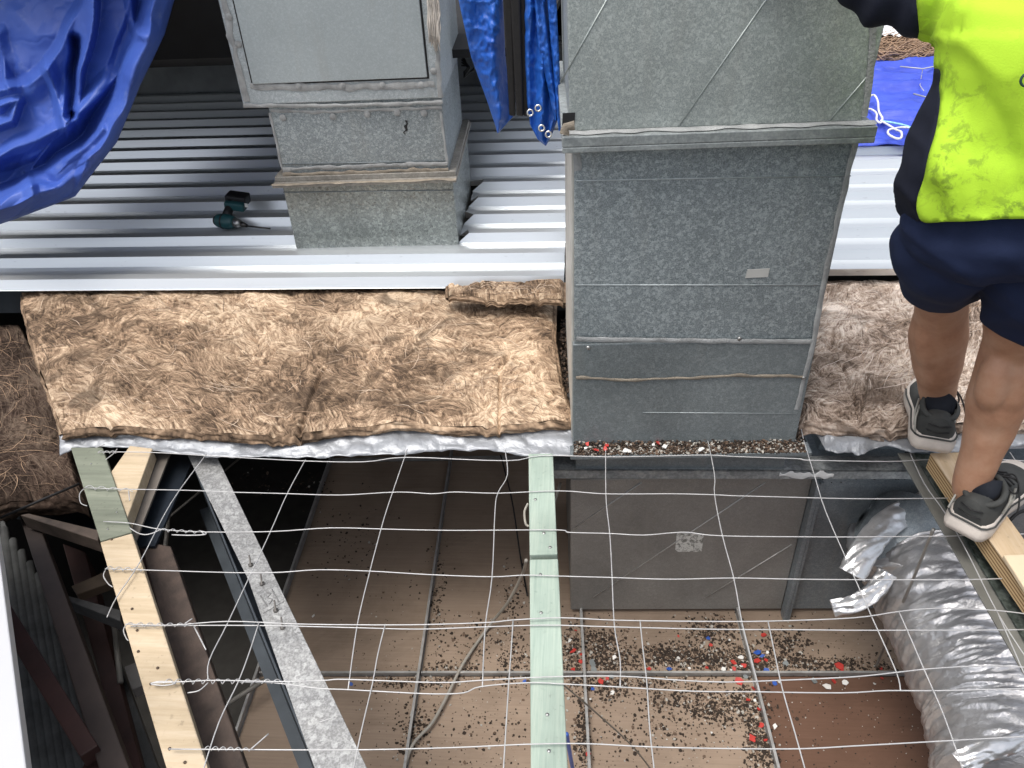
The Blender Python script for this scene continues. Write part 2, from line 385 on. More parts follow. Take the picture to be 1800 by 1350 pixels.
# ceiling grid in building axes
C0 = gp(1027, 1187, ZC); TW = .53
def cpt(i, j, dz=0): return C0 + BU * (i * TW) + BV * j + Vector((0, 0, dz))
rows = [(-1.06, 0.0), (0.0, 1.06), (1.06, 2.12)]
k = 0
for (j0, j1) in rows:
    for i in range(-2, 4):
        mb = MB(); g = .005
        mb.slab([cpt(i, j0, 0) + BU * g + BV * g, cpt(i + 1, j0, 0) - BU * g + BV * g, cpt(i + 1, j1, 0) - BU * g - BV * g, cpt(i, j1, 0) + BU * g - BV * g], .012)
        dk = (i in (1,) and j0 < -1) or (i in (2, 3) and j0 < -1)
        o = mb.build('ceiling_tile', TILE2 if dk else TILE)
        lab = {(-1, 0): 'brown backed ceiling tile between the galvanised purlin and the centre batten, littered with small dirt',
               (0, 0): 'tan ceiling tile back right of the green batten, heavy with dirt and red chips',
               (0, -1): 'tan ceiling tile at the lower centre beside the green batten foot, dirt along its right edge',
               (1, -1): 'dark brown ceiling tile at the lower right with few white specks',
               (1, 0): 'brown ceiling tile under the bluish duct box left of the silver flexible duct',
               (-1, -1): 'brown ceiling tile at the bottom crossed by the pale grey cable',
               (-2, -1): 'ceiling tile at the bottom partly hidden by the bright galvanised purlin',
               (-2, 0): 'dark shaded ceiling tile touching the galvanised purlin'}.get((i, round(j0 / 1.06)), None)
        if lab: tag(o, lab, 'ceiling tile', 'ceiling tiles seen from above')
        else: tag(o, 'shaded brown ceiling tile deep under the roof', 'ceiling tile', 'ceiling tiles seen from above')
root = thing('ceiling_grid', cpt(0, 0), 'thin grey metal T bars holding the brown ceiling tiles', 'ceiling grid')
TB = m_plain('tbar_metal', (.42, .42, .41), .45, .4, .3, 30)
for i in range(-2, 5):
    mb = MB(); a = -1.06; b = 2.1
    mb.bar(cpt(i, a, -.004), cpt(i, b, -.004), .024, .002); mb.bar(cpt(i, a, .010), cpt(i, b, .010), .004, .024); mb.bar(cpt(i, a, .025), cpt(i, b, .025), .008, .007)
    mb.build('grid_bar', TB, root)
for j in (-1.06, 0, 1.06):
    mb = MB()
    for i in range(-2, 4):
        a, b = cpt(i, j), cpt(i + 1, j)
        mb.bar(a + BU * .006 + Vector((0, 0, .006)), b - BU * .006 + Vector((0, 0, .006)), .004, .014); mb.bar(a + BU * .006 + Vector((0, 0, .0155)), b - BU * .006 + Vector((0, 0, .0155)), .007, .005)
    mb.build('grid_bar', TB, root)
# void shell: dark floor, and unseen walls added to keep daylight out
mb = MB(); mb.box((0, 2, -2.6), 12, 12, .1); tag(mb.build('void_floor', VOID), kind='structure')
for nm, c, sx, sy, szz in (('void_blocker_far', (0, 4.6, -1.28), 12, .1, 2.5), ('void_blocker_near', (0, -1.2, -1.28), 12, .1, 2.5), ('void_blocker_side', (-3.2, 1.7, -1.28), .1, 5.6, 2.5), ('void_blocker_side', (3.4, 1.7, -1.28), .1, 5.6, 2.5)):
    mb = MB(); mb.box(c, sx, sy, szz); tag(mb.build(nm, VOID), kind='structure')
mb = MB(); mb.box((0, -1.15, .0), 9, 1.7, .04); tag(mb.build('roof_deck', m_plain('deck_grey', (.3, .31, .31), .6)), kind='structure')
mb = MB(); mb.box((0, 30, -3.2), 300, 300, .1); tag(mb.build('ground', m_plain('ground_grey', (.12, .12, .11), .9)), kind='structure')

# ---------------------------------------------------------------- corrugated roof sheets
PER = .179; Y0 = 2.56; ZT = .10; ZP = .066
def prof(y):
    p = (Y0 - y) % PER
    if p < .036: return ZT
    if p < .051: return lerp(ZT, ZP, (p - .036) / .015)
    if p < .166: return ZP
    return lerp(ZP, ZT, (p - .166) / .013)
def breaks(ya, yb):
    s = {ya, yb}; n0 = int((Y0 - yb) / PER) - 2
    for n in range(n0, n0 + int((yb - ya) / PER) + 5):
        for q in (0, .036, .051, .084, .089, .124, .129, .166):
            y = Y0 - n * PER - q
            if ya < y < yb: s.add(round(y, 5))
    return sorted(s)
def sheet(name, label, x0, x1, ya, yb, dz=0, left=None, nx=24):
    ys = breaks(ya, yb); mb = MB(); vs = []
    for y in ys:
        z = prof(y) + dz
        p = (Y0 - y) % PER
        if (.0835 < p < .0895) or (.1235 < p < .1295): z += .003
        xa = left(y) if left else x0
        for i in range(nx + 1):
            x = lerp(xa, x1, i / nx); vs.append((x, y, z + .0012 * nz(x * 2.1, y * 2.5, 3)))
    W = nx + 1
    mb.add(vs, [(j * W + i, j * W + i + 1, (j + 1) * W + i + 1, (j + 1) * W + i) for j in range(len(ys) - 1) for i in range(nx)])
    o = mb.build(name, SHEET, None, solid=.0016)
    return tag(o, label, 'roof sheet', 'corrugated roof sheets')
D1 = mkface(gp(520, 437, .07)); D2 = mkface(gp(1008, 797, -.03))
a1l, _ = D1.az(497, 330); a1r, _ = D1.az(797, 325)
_, zf1 = D1.az(800, 313); dep1 = (gp(826, 218, zf1) - gp(800, 313, zf1)).length
print('duct1 width', a1r - a1l, 'zf', zf1, 'depth', dep1)
_, zf2 = D2.az(1000, 238); print('duct2 flange z', zf2, 'Y', D2.A.y, 'X', D2.A.x)
DEP2 = .58
x2l = gp(992, 470, .08).x; xm1 = D1.pt((a1l + a1r) / 2, 0, 0).x
yback1 = D1.A.y + dep1 - .02
sheet('roof_sheet', 'pale corrugated roof sheet strip along the top edge of the left insulation blanket', -3.4, x2l, 2.324, D1.A.y + .03)
sheet('roof_sheet', 'corrugated roof sheets left of the small duct, running back into shadow under the drill', -4.5, xm1, D1.A.y + .032, 7.4, nx=30)
def serr(y):
    if y > yback1: return xm1 + .001
    p = (Y0 - y) % PER; e = gp(812, 380, .08).x + .012
    return e + (.042 if p < .05 else .0) + .012 * nz(y * 25)
sheet('roof_sheet', 'corrugated roof sheets between the two ducts with a jagged cut edge', 0, gp(1180, 380, .08).x, D1.A.y + .032, 7.4, left=serr)
x2r = gp(1452, 470, .08).x
sheet('roof_sheet', 'bright corrugated roof sheets behind the worker in shorts', x2r - .25, 5.5, 2.372, 9.5, dz=.0005, left=lambda y: x2r - .02 if y < 2.8 else gp(1180, 380, .08).x + .002)
# purlin carrying the sheets' front edge
mb = MB(); mb.box((-1.4, 2.44, -.02), 4.2, .07, .10); tag(mb.build('roof_purlin', STEELD), 'dark steel purlin hidden in the gap below the roof sheet edge', 'purlin')

# ---------------------------------------------------------------- shaded shelter at the back left: near-black walls and roof added to darken it
root = thing('blackout', (-2, 6, 0), 'added dark shelter behind the small duct with a grey cross rail', 'blackout')
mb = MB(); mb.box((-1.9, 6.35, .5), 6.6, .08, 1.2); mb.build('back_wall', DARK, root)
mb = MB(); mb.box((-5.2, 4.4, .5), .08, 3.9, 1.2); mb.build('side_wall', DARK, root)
mb = MB(); mb.slab([(-5.2, 3.07, .68), (-.15, 3.07, .68), (.1, 6.4, .76), (-5.2, 6.4, .76)], .03); mb.box((.06, 5.1, .38), .03, 2.4, .6); mb.slab([(-5.2, 2.42, 1.3), (-1.15, 2.42, 1.3), (-1.2, 3.06, .70), (-5.2, 3.06, .70)], .02); mb.build('roof', DARK, root)  # roof slabs and right-hand screen added to cut daylight
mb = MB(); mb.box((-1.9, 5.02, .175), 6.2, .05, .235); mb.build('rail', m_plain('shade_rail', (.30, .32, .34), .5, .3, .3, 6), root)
# ---------------------------------------------------------------- LEFT DUCT
def box_az(mb, face, a0, a1, z0, z1, b0, b1, m=0):
    q = [face.pt(a0, b0, z1), face.pt(a1, b0, z1), face.pt(a1, b1, z1), face.pt(a0, b1, z1)]
    return mb.prism(q, [Vector((p.x, p.y, z0)) for p in q], m)
nF = -BV
root1 = thing('ventilation_duct', D1.pt((a1l + a1r) / 2, dep1 / 2, .0), 'smaller stepped galvanised duct with an access panel, left of the hanging blue tarp', 'duct')
zt1 = D1.az(640, 320)[1]; a_bl, _ = D1.az(514, 410); a_br, _ = D1.az(799, 410)
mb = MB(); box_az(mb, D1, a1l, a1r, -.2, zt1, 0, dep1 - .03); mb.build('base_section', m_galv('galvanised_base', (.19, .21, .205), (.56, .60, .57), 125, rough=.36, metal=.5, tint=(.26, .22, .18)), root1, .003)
am0, zm0 = D1.az(495, 300); am1, _ = D1.az(788, 296); _, zm1 = D1.az(475, 186); 
au0, zu0 = D1.az(428, 185); au1, _ = D1.az(779, 180)
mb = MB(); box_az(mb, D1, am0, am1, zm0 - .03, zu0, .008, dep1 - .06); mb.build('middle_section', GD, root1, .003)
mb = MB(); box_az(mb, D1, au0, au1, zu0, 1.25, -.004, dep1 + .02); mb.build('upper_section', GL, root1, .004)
mb = MB(); fl0, zfl = D1.az(478, 322); fl1, _ = D1.az(802, 316)
fl0 = am0 - .035; fl1 = am1 + .03
box_az(mb, D1, fl0, fl1, zt1, zt1 + .012, -.035, dep1 + .01); box_az(mb, D1, fl0 + .004, fl1 - .004, zt1 + .0122, zt1 + .03, -.004, dep1 - .02)
mb.build('flange', m_galv('galvanised_dirty', (.27, .255, .23), (.45, .43, .39), 90, rough=.6, metal=.3), root1, .002)
mb = MB()
ragged(mb, [D1.px(428, 186, -.006), D1.px(600, 186, -.006), D1.px(778, 180, -.006)], .018, nF, .005, .5, seed=1)
ragged(mb, [D1.px(476, 194, .006), D1.px(560, 197, .006), D1.px(660, 193, .006), D1.px(777, 189, .006)], .014, nF, .004, .8, seed=2)
ragged(mb, [D1.px(497, 298, .004), D1.px(640, 292, .004), D1.px(787, 287, .004)], .02, nF, .004, .7, seed=3)
ragged(mb, [D1.px(474, 198, .006), D1.px(486, 250, .006), D1.px(496, 296, .006)], .012, nF, .003, .5, seed=4)
ragged(mb, [D1.px(774, 195, .006), D1.px(782, 250, .006), D1.px(786, 288, .006)], .012, nF, .003, .5, seed=5)
ragged(mb, [D1.px(433, 178, -.006), D1.px(413, 90, -.006), D1.px(394, 5, -.006), D1.px(388, -40, -.006)], .03, nF, .004, .5, seed=6)
ragged(mb, [D1.px(440, 152, -.006), D1.px(600, 153, -.006), D1.px(764, 149, -.006)], .03, nF, .004, .5, seed=7)
ragged(mb, [D1.px(774, 172, -.006), D1.px(768, 90, -.006), D1.px(762, 0, -.006), D1.px(760, -40, -.006)], .022, nF, .004, .5, seed=8)
for x, y in ((402, 30), (418, 78), (525, 152), (602, 151), (672, 150), (740, 149), (762, 125), (585, 205), (645, 201), (698, 198), (745, 199), (497, 207)):
    c = D1.px(x, y, -.008 if y < 180 else .004); mb.add([c + D1.u * (.012 * math.cos(t) * (1 + .3 * nz(t, x))) + Vector((0, 0, .012 * math.sin(t))) + nF * .0 for t in [i * math.pi / 5 for i in range(10)]] + [c + nF * .007], [(i, (i + 1) % 10, 10) for i in range(10)], 0, True)
build_each(mb, 'sealant', SEAL, root1)
mb = MB(); ragged(mb, [D1.pt(lerp(fl0, fl1, t), -.037 + .004 * nz(t * 9), zt1 + .0135) for t in [i / 8 for i in range(9)]], .022, (0, 0, 1), .006, .9, seed=11)
ragged(mb, [D1.pt(lerp(am0, am1, t), .004, zt1 + .034) for t in [i / 8 for i in range(9)]], .022, nF, .006, .9, seed=12)
build_each(mb, 'sealant', SEALB, root1)
# access panel with a dark gap round it
pq = [D1.az(445, 142), D1.az(752, 139), D1.az(745, 0), D1.az(413, 0)]
pa0 = pq[0][0]; pa1 = pq[1][0]; pz = (pq[0][1] + pq[1][1]) / 2
mb = MB(); box_az(mb, D1, pa0 - .006, pa1 + .006, pz - .006, 1.2, -.0055, .002); mb.build('panel_gap', BLACK, root1)
mb = MB(); box_az(mb, D1, pa0, pa1, pz, 1.194, -.012, .002); mb.build('access_panel', m_galv('galvanised_panel', (.38, .43, .445), (.50, .555, .57), 210, rough=.42, metal=.3, blotch=.15), root1, .002)
# seams and dark smear
mb = MB(); mb.tube([D1.px(498, 338), D1.px(650, 336), D1.px(797, 334)], .0022, 6); mb.tube([D1.px(497, 289, .006), D1.px(787, 283, .006)], .002, 6); build_each(mb, 'seam', GM, root1)
mb = MB(); ragged(mb, [D1.px(716, 212, .006), D1.px(714, 222, .006), D1.px(712, 236, .006)], .010, nF, .002, 2.2, .004, seed=8); mb.build('scorch_mark', BLACK, root1)
# torn fibre sealant hanging at the panel corner
mb = MB()
for i in range(26):
    x = 750 + random.random() * 20; y0 = -30; L = random.uniform(70, 92); pts = []
    for t in range(7):
        tt = t / 6; pts.append(D1.px(x + 5 * nz(i * 3.1, tt * 4) + tt * 4, lerp(y0, L, tt), -.018 - .008 * random.random()))
    mb.tube(pts, [.004 * (1 - .6 * (t / 6)) for t in range(7)], 5)
mb.build('frayed_tape', m_plain('frayed_tape_white', (.55, .51, .46), .9, 0, .3, 30), root1)
# black wire bundle behind
mb = MB()
for i in range(5): mb.tube(smooth_path([gy(812, 95 + i * 5, 3.35), gy(822 + i, 118, 3.3), gy(815, 128 + i * 2, 3.3), gy(834, 124 - i, 3.3)], 4), .004, 6)
tag(mb.build('cable_bundle', BLACK), 'knotted black cable end sticking out behind the small duct', 'cable')

# ---------------------------------------------------------------- RIGHT DUCT
root2 = thing('ventilation_duct', D2.pt(.3, .3, -.1), 'large spangled galvanised duct in the middle of the photo with a riveted flange', 'duct')
al, _ = D2.az(1009, 520); ar0, zr0 = D2.az(1410, 690); ar1, zr1 = D2.az(1512, 245); ar2, zr2 = D2.az(1395, 780)
print('duct2 right a', ar0, zr0, ar1, zr1, ar2, zr2)
W2 = (ar0 + ar1 + ar2) / 3
_, z600 = D2.az(1200, 600); _, z797 = D2.az(1200, 780); _, z232 = D2.az(1200, 240)
mb = MB(); box_az(mb, D2, al, W2, z600, z232, 0, DEP2); mb.build('main_section', GD, root2, .003)
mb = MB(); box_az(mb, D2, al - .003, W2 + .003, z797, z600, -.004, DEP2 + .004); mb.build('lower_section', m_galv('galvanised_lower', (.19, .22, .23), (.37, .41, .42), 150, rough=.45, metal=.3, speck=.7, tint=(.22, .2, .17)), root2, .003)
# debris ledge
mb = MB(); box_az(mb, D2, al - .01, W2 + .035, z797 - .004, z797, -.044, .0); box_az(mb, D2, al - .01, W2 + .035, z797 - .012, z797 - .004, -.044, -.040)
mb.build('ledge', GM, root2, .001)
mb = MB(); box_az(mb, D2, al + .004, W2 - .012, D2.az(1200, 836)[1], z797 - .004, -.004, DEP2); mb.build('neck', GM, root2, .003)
# upper section and flange
au, _ = D2.az(984, 150, -.01); aur, _ = D2.az(1538, 110, -.01); 
zfl = z232; zup = D2.az(1200, 222)[1]
mb = MB(); mb.prism([D2.pt(au, -.012, 1.9), D2.pt(aur + .02, -.012, 1.9), D2.pt(aur + .02, DEP2 + .01, 1.9), D2.pt(au, DEP2 + .01, 1.9)], [D2.pt(al - .01, -.012, zup), D2.pt(aur - .0, -.012, zup), D2.pt(aur - .0, DEP2 + .01, zup), D2.pt(al - .01, DEP2 + .01, zup)])
mb.build('upper_section', m_galv('galvanised_upper', (.30, .34, .335), (.60, .65, .63), 210, rough=.45, metal=.3), root2, .004)
fa0 = D2.az(988, 245, -.045)[0]; fa1 = D2.az(1545, 218, -.045)[0]
mb = MB(); box_az(mb, D2, fa0, fa1, zfl, zup, -.045, DEP2 + .03); box_az(mb, D2, fa0, fa1, zfl - .012, zfl, -.045, -.041)
mb.build('flange', m_galv('galvanised_flange', (.30, .33, .335), (.48, .52, .52), 90, rough=.5, metal=.4), root2, .002)
mb = MB()
for x, y in ((1003, 254), (1160, 249), (1340, 243), (1505, 238)):
    c = D2.px(x, y, -.03); mb.tube([c + Vector((0, 0, .008)), c - Vector((0, 0, .012))], .006, 8)
build_each(mb, 'bolt', BLACK, root2)
mb = MB()
ragged(mb, [D2.pt(lerp(fa0, fa1, t), -.026, zup + .002) for t in [i / 14 for i in range(15)]], .03, (0, 0, 1), .006, .8, seed=21)
ragged(mb, [D2.px(1520, 205, -.014), D2.px(1530, 120, -.014), D2.px(1535, 60, -.014), D2.px(1537, 0, -.014), D2.px(1538, -60, -.014)], .016, nF, .003, .4, seed=22)
ragged(mb, [D2.px(1400, 720, -.006), D2.px(1428, 610, -.006), D2.px(1447, 500, -.002), D2.px(1476, 370, -.002), D2.px(1503, 252, -.002)], .016, nF, .003, .35, seed=23)
ragged(mb, [D2.px(1013, 596, -.006), D2.px(1200, 599, -.006), D2.px(1426, 601, -.006)], .018, nF, .003, .25, seed=24)
ragged(mb, [D2.px(1013, 268, -.002), D2.px(1016, 300, -.002)], .02, nF, .003, .5, seed=25)
build_each(mb, 'sealant', SEAL, root2)
mb = MB()
ragged(mb, [D2.px(1012, 664, -.006), D2.px(1090, 668, -.006), D2.px(1180, 666, -.006), D2.px(1300, 660, -.006), D2.px(1412, 662, -.006)], .012, nF, .004, .9, seed=26)
ragged(mb, [D2.px(990, 236, -.048), D2.px(994, 222, -.048), D2.px(1010, 220, -.048)], .02, nF, .005, .8, seed=27)
build_each(mb, 'sealant', SEALB, root2)
SM = m_plain('seam_galv', (.38, .42, .43), .45, .4, .3, 60)
mb = MB()
for pts in ([(1013, 318), (1260, 313), (1495, 309)], [(1012, 501), (1230, 501), (1449, 501)]):
    mb.tube([D2.px(x, y) for x, y in pts], .0016, 6)
mb.tube([D2.px(x, y, -.004) for x, y in ((1130, 725), (1400, 727))], .0012, 6)
build_each(mb, 'seam', SM, root2)
mb = MB()
for p, q in (((1072, -10), (985, 145)), ((1360, -20), (1193, 222)), ((1530, 128), (1458, 212))): mb.tube([D2.px(*p, -.012), D2.px(*q, -.012)], .0017, 6)
build_each(mb, 'cross_break', m_plain('cross_break_galv', (.36, .40, .39), .45, .4, .25, 60), root2)
# pale strip on the left face, sky reflection put into its colour
mb = MB(); box_az(mb, D2, al - .005, al - .0005, z600 - .3, z232 - .01, .012, DEP2 - .01); mb.build('side_strip', m_plain('side_sky_sheen', (.52, .51, .47), .55, .1, .25, 18), root2)
mb = MB(); q = [D2.px(*p, -.0015) for p in ((1310, 489), (1350, 487), (1353, 472), (1314, 474))]; mb.prism(q, [p + BV * .001 for p in q]); mb.build('sticker', m_plain('sticker_grey', (.50, .50, .48), .5, 0, .1), root2)
mb = MB(); q = [D2.px(*p, -.0135) for p in ((988, 222), (1010, 220), (1011, 198), (989, 199))]; mb.prism(q, [p + BV * .001 for p in q]); mb.build('cut_hole', BLACK, root2)
mb = MB()
for x, y in ((1034, 612), (1413, 665), (1300, 596)):
    c = D2.px(x, y, -.008); mb.tube([c, c + BV * .004], .005, 10)
build_each(mb, 'screw', SCREW, root2)

# angle beam under the duct
YB = D2.A.y + .03
root = thing('steel_beam', gp(1290, 835, -.2), 'galvanised angle beam crossing just below the large duct, white dust at its right', 'beam')
mb = MB(); p0 = D2.px(965, 826, .0); p1 = D2.px(1640, 829, .0); zz = (p0.z + p1.z) / 2
f0 = [D2.px(x, y, -.012) for x, y in ((965, 841), (1650, 842), (1650, 828), (965, 826))]
mb.prism(f0, [p + BV * .004 for p in f0]); 
mb.prism([f0[3], f0[2], f0[2] + BV * .06, f0[3] + BV * .06], [p - Vector((0, 0, .004)) for p in (f0[3], f0[2], f0[2] + BV * .06, f0[3] + BV * .06)])
mb.build('angle', m_galv('galvanised_beam', (.22, .24, .25), (.45, .48, .49), 60, rough=.5, metal=.4), root)
mb = MB(); ragged(mb, [D2.px(1370, 834, -.014), D2.px(1400, 835, -.014), D2.px(1440, 834, -.014), D2.px(1465, 836, -.014)], .022, nF, .002, 1.2, .006, seed=31); mb.build('white_dust', m_plain('lime_dust', (.62, .63, .63), .9, 0, .2, 40), root)

# lower duct box
YL = gp(1003, 1072, ZC + .02); D3 = mkface(YL)
root3 = thing('duct_box', D3.pt(.4, .2, ZC + .02), 'dull grey duct box in the roof space below the large duct, with a worn label', 'duct box')
b0, zb0 = D3.az(1003, 1072); b1, _ = D3.az(1372, 1073); _, zb1 = D3.az(1003, 843); b2, _ = D3.az(1428, 846)
print('lower box', b0, zb0, b1, b2, zb1)
mb = MB(); box_az(mb, D3, b0, (b1 + b2) / 2, zb0, zb1, 0, .55); mb.build('casing', GX, root3, .003)
mb = MB()
for p, q in (((1007, 930), (1128, 848)), ((1043, 1050), (1345, 848)), ((1241, 1050), (1392, 957))): mb.tube([D3.px(*p, -.001), D3.px(*q, -.001)], .0022, 6)
build_each(mb, 'cross_break', m_plain('cross_break_dull', (.45, .44, .42), .4, .4, .2, 60), root3)
mb = MB(); e = (b1 + b2) / 2
box_az(mb, D3, e, e + .012, zb0 - .04, zb1 + .0, -.035, .0); box_az(mb, D3, e + .014, e + .024, zb0 - .04, zb1, -.03, .0); mb.build('flange', GN, root3, .001)
mb = MB(); q = [D3.px(*p, -.002) for p in ((1187, 966), (1192, 970), (1233, 970), (1238, 938), (1190, 937))]; mb.prism(q, [p + BV * .0015 for p in q])
LB = NT('worn_label'); LB.base(LB.mix(LB.ramp(LB.noise(60, 6, dist=1, rough=.7), [(.5, 0), (.58, 1)]), (.66, .66, .62), (.2, .2, .18))); LB.set(.7); mb.build('label_plate', LB.mat, root3)
# bluish box to the right, the flexible duct leaves from it
root4 = thing('duct_box', D3.pt(1.0, .2, ZC + .02), 'bluish galvanised duct box right of the dull one, feeding the silver flexible duct', 'duct box')
mb = MB(); c1 = D3.az(1900, 1000)[0]; box_az(mb, D3, e + .026, c1, zb0 + .0, zb1, .0, .75); mb.build('casing', GN, root4, .003)
mb = MB(); box_az(mb, D3, e + .05, c1, zb1 + .0, zb1 + .035, .12, .15); box_az(mb, D3, e + .05, e + .07, zb1, zb1 + .10, .15, .7); mb.build('stiffener', GN, root4, .002)
mb = MB(); 
tp = zb1 + .004
mb.slab([gp(1440, 835, tp) , gp(1640, 835, tp), gp(1640, 800, tp), gp(1440, 800, tp)], .002)
mb.build('top_plate', GN, root4)
# thin white run along the far purlin on the right
tag(MB().bar(gp(1735, 783, -.02), gp(1830, 779, -.02), .012, .02).build('batten', WHITE), 'thin white trim strip behind the worker at the right photo edge', 'trim')
# ================================================================ TIMBERS AND STEEL
def slabq(px, z, th, name, mat, label=None, cat=None, group=None, parent=None, bevel=.0025, kids=None):
    mb = MB(); mb.slab([gp(x, y, z) for x, y in px], th); o = mb.build(name, mat, parent, bevel)
    return tag(o, label, cat, group)
def dot(mb, p, r=.004, h=.0008): mb.tube([p - Vector((0, 0, .002)), p + Vector((0, 0, h))], r * .62, 10)
T = slabq([(176, 951), (232, 935), (180, 786), (124, 786)][::1], .0, .045, 'timber_batten', GREEN2, 'short mossy green treated batten under the left corner of the foil', 'batten', 'roof battens')
mb = MB()
for x, y in ((189, 930), (205, 900), (160, 815)): dot(mb, gp(x, y, .0015), .003)
build_each(mb, 'screw', SCREW, T)
T = slabq([(176, 953), (232, 937), (372, 1370), (298, 1370)], -.001, .045, 'timber_batten', PINE, 'long raw pine batten at the lower left wrapped with wire ends', 'batten', 'roof battens')
mb = MB()
for x, y in ((196, 948), (232, 1070), (241, 1108), (243, 1145), (277, 1174), (298, 1316), (325, 1340), (265, 1202)): dot(mb, gp(x, y, .0005), .0045)
build_each(mb, 'screw', m_plain('rusty_screw', (.10, .07, .05), .6, .4), T)
slabq([(189, 838), (223, 912), (268, 788), (228, 783)][::-1], -.006, .04, 'timber_batten', PINE, 'short pale pine offcut jammed slantwise against the green batten', 'batten', 'roof battens')
T = slabq([(931, 975), (980, 974), (972, 797), (929, 797)], .004, .05, 'timber_batten', GREEN, 'upper mint green centre batten ending at a dark joint', 'batten', 'roof battens')
mb = MB()
for x, y in ((941, 878), (956, 937), (967, 962)): dot(mb, gp(x, y, .005), .006)
build_each(mb, 'screw', SCREW, T)
T = slabq([(933, 1370), (999, 1370), (981, 982), (931, 983)], .002, .05, 'timber_batten', GREEN, 'lower mint green centre batten running off the bottom of the photo', 'batten', 'roof battens')
mb = MB()
for x, y in ((950, 1010), (951, 1077), (962, 1256), (965, 1320)): dot(mb, gp(x, y, .003), .0055)
build_each(mb, 'screw', SCREW, T)
# galvanised purlin, C section, bright top flange; web and lower flange darkened as if shaded
GPB = GB
root = thing('galvanised_purlin', gp(480, 1080, -.06), 'bright galvanised C purlin slanting across the lower left with screws standing up', 'purlin')
za = -.05
mb = MB(); mb.slab([gp(x, y, za) for x, y in ((560, 1370), (655, 1370), (503, 1055), (380, 800), (330, 800), (437, 1020))], .004); mb.build('top_flange', GPB, root, .001)
A0 = gp(332, 800, za); A1 = gp(562, 1370, za); dn = Vector((0, 0, -.2))
mb = MB(); d = (A1 - A0).normalized(); sx = d.cross(Vector((0, 0, 1))).normalized()
mb.prism([A0 + Vector((0, 0, -.0045)), A1 + Vector((0, 0, -.0045)), A1 + sx * -.004 + Vector((0, 0, -.0045)), A0 + sx * -.004 + Vector((0, 0, -.0045))], [A0 + dn, A1 + dn, A1 - sx * .004 + dn, A0 - sx * .004 + dn]); mb.build('web', STEELD, root)
mb = MB(); mb.bar(A0 + dn + sx * .0, A1 + dn, .05, .004); mb.build('bottom_flange', STEELD, root)
mb = MB()
for x, y in ((441, 994), (461, 1027), (485, 1074), (497, 1104)):
    p = gp(x, y, za); mb.tube([p, p + Vector((0, 0, .004)), p + Vector((0, 0, .0045)), p + Vector((.002, .004, .03))], [.006, .006, .0022, .0022], 6)
build_each(mb, 'screw', m_plain('screw_dark', (.16, .15, .14), .5, .6), root)
mb = MB(); q = [gp(x, y, za + .002) for x, y in ((447, 1047), (485, 1028), (500, 1056), (462, 1078))]; mb.slab(q, .0018)
mb.build('splice_plate', GPB, root, .0005)
mb = MB()
for pts in ([(468, 1040), (476, 1044), (470, 1050), (479, 1054), (473, 1062)], [(458, 1047), (470, 1066)], [(478, 1036), (490, 1058)]): mb.tube([gp(x, y, za + .0025) for x, y in pts], .0015, 5)
mb.build('scribed_mark', m_plain('pencil_mark', (.2, .2, .2), .7), root)
# right hand purlin with plywood plank
root = thing('steel_purlin', gp(1720, 960, -.05), 'dark grey green steel purlin beside the plywood plank at the right', 'purlin')
mb = MB(); mb.slab([gp(x, y, -.03) for x, y in ((1578, 796), (1606, 796), (1880, 1262), (1850, 1272))], .004)
mb.build('lip', m_plain('lip_paint', (.22, .22, .20), .5, .3, .2, 12), root, .001)
mb = MB(); mb.slab([gp(x, y, -.022) for x, y in ((1607, 796), (1634, 798), (1850, 1100), (1880, 1258))], .006)
mb.build('flange', m_galv('galvanised_green', (.05, .065, .055), (.19, .22, .20), 55, rough=.4, metal=.4, blotch=.5), root, .001)
mb = MB(); mb.bar(gp(1592, 796, -.055), gp(1865, 1262, -.055), .006, .04); mb.build('web', STEELD, root)
for x, y, rr in ((1572, 835, .004), (1600, 812, .003)): pass
root = thing('plywood_plank', gp(1720, 920, .0), 'layered plywood plank the worker stands on, pale face up', 'plank')
ZPK = .05
pq = [(1636, 797), (1688, 795), (1795, 941), (1905, 1092), (1850, 1106), (1735, 943)]
mb = MB(); mb.slab([gp(x, y, ZPK) for x, y in pq], .003); mb.build('face_veneer', PLY, root)
mb = MB(); mb.slab([gp(x, y, ZPK - .003) for x, y in pq], .045); mb.build('core', PLYE, root)
slabq([(1764, 975), (1830, 973), (1905, 1090), (1840, 1095)], ZPK + .012, .0115, 'plywood_offcut', m_plain('fresh_ply', (.68, .55, .38), .75, 0, .12, 9), 'fresh pale offcut lying on the plywood plank at the right edge', 'offcut')

# dark roof steel bottom left
def barpx(a, b, z0, z1, w, h, name, mat, label, cat='roof steel', group=None):
    mb = MB(); mb.bar(gp(a[0], a[1], z0), gp(b[0], b[1], z1), w, h); o = mb.build(name, mat, None, .002)
    return tag(o, label, cat, group)
root = thing('steel_rafter', gp(270, 880, -.15), 'dark bluish steel rafter leaning under the short pine offcut', 'rafter')
mb = MB(); mb.slab([gp(x, y, -.05) for x, y in ((268, 795), (300, 795), (235, 960), (215, 905))], .006); mb.build('flange', m_plain('rafter_lip', (.17, .15, .13), .6, .1), root)
mb = MB(); mb.slab([gp(x, y, -.09) for x, y in ((300, 795), (345, 795), (272, 960), (225, 960))], .008); mb.build('web', m_plain('blue_black_steel', (.028, .036, .048), .35, .5, .3, 20), root)
slabq([(246, 950), (300, 960), (440, 1370), (360, 1370)], -.10, .09, 'brown_rafter', BRN, 'speckled brown rafter directly right of the long pine batten', 'rafter')
slabq([(225, 960), (262, 930), (330, 1130), (300, 1180)], -.13, .05, 'steel_rafter', RED, 'dark red steel member behind the brown rafter', 'rafter')
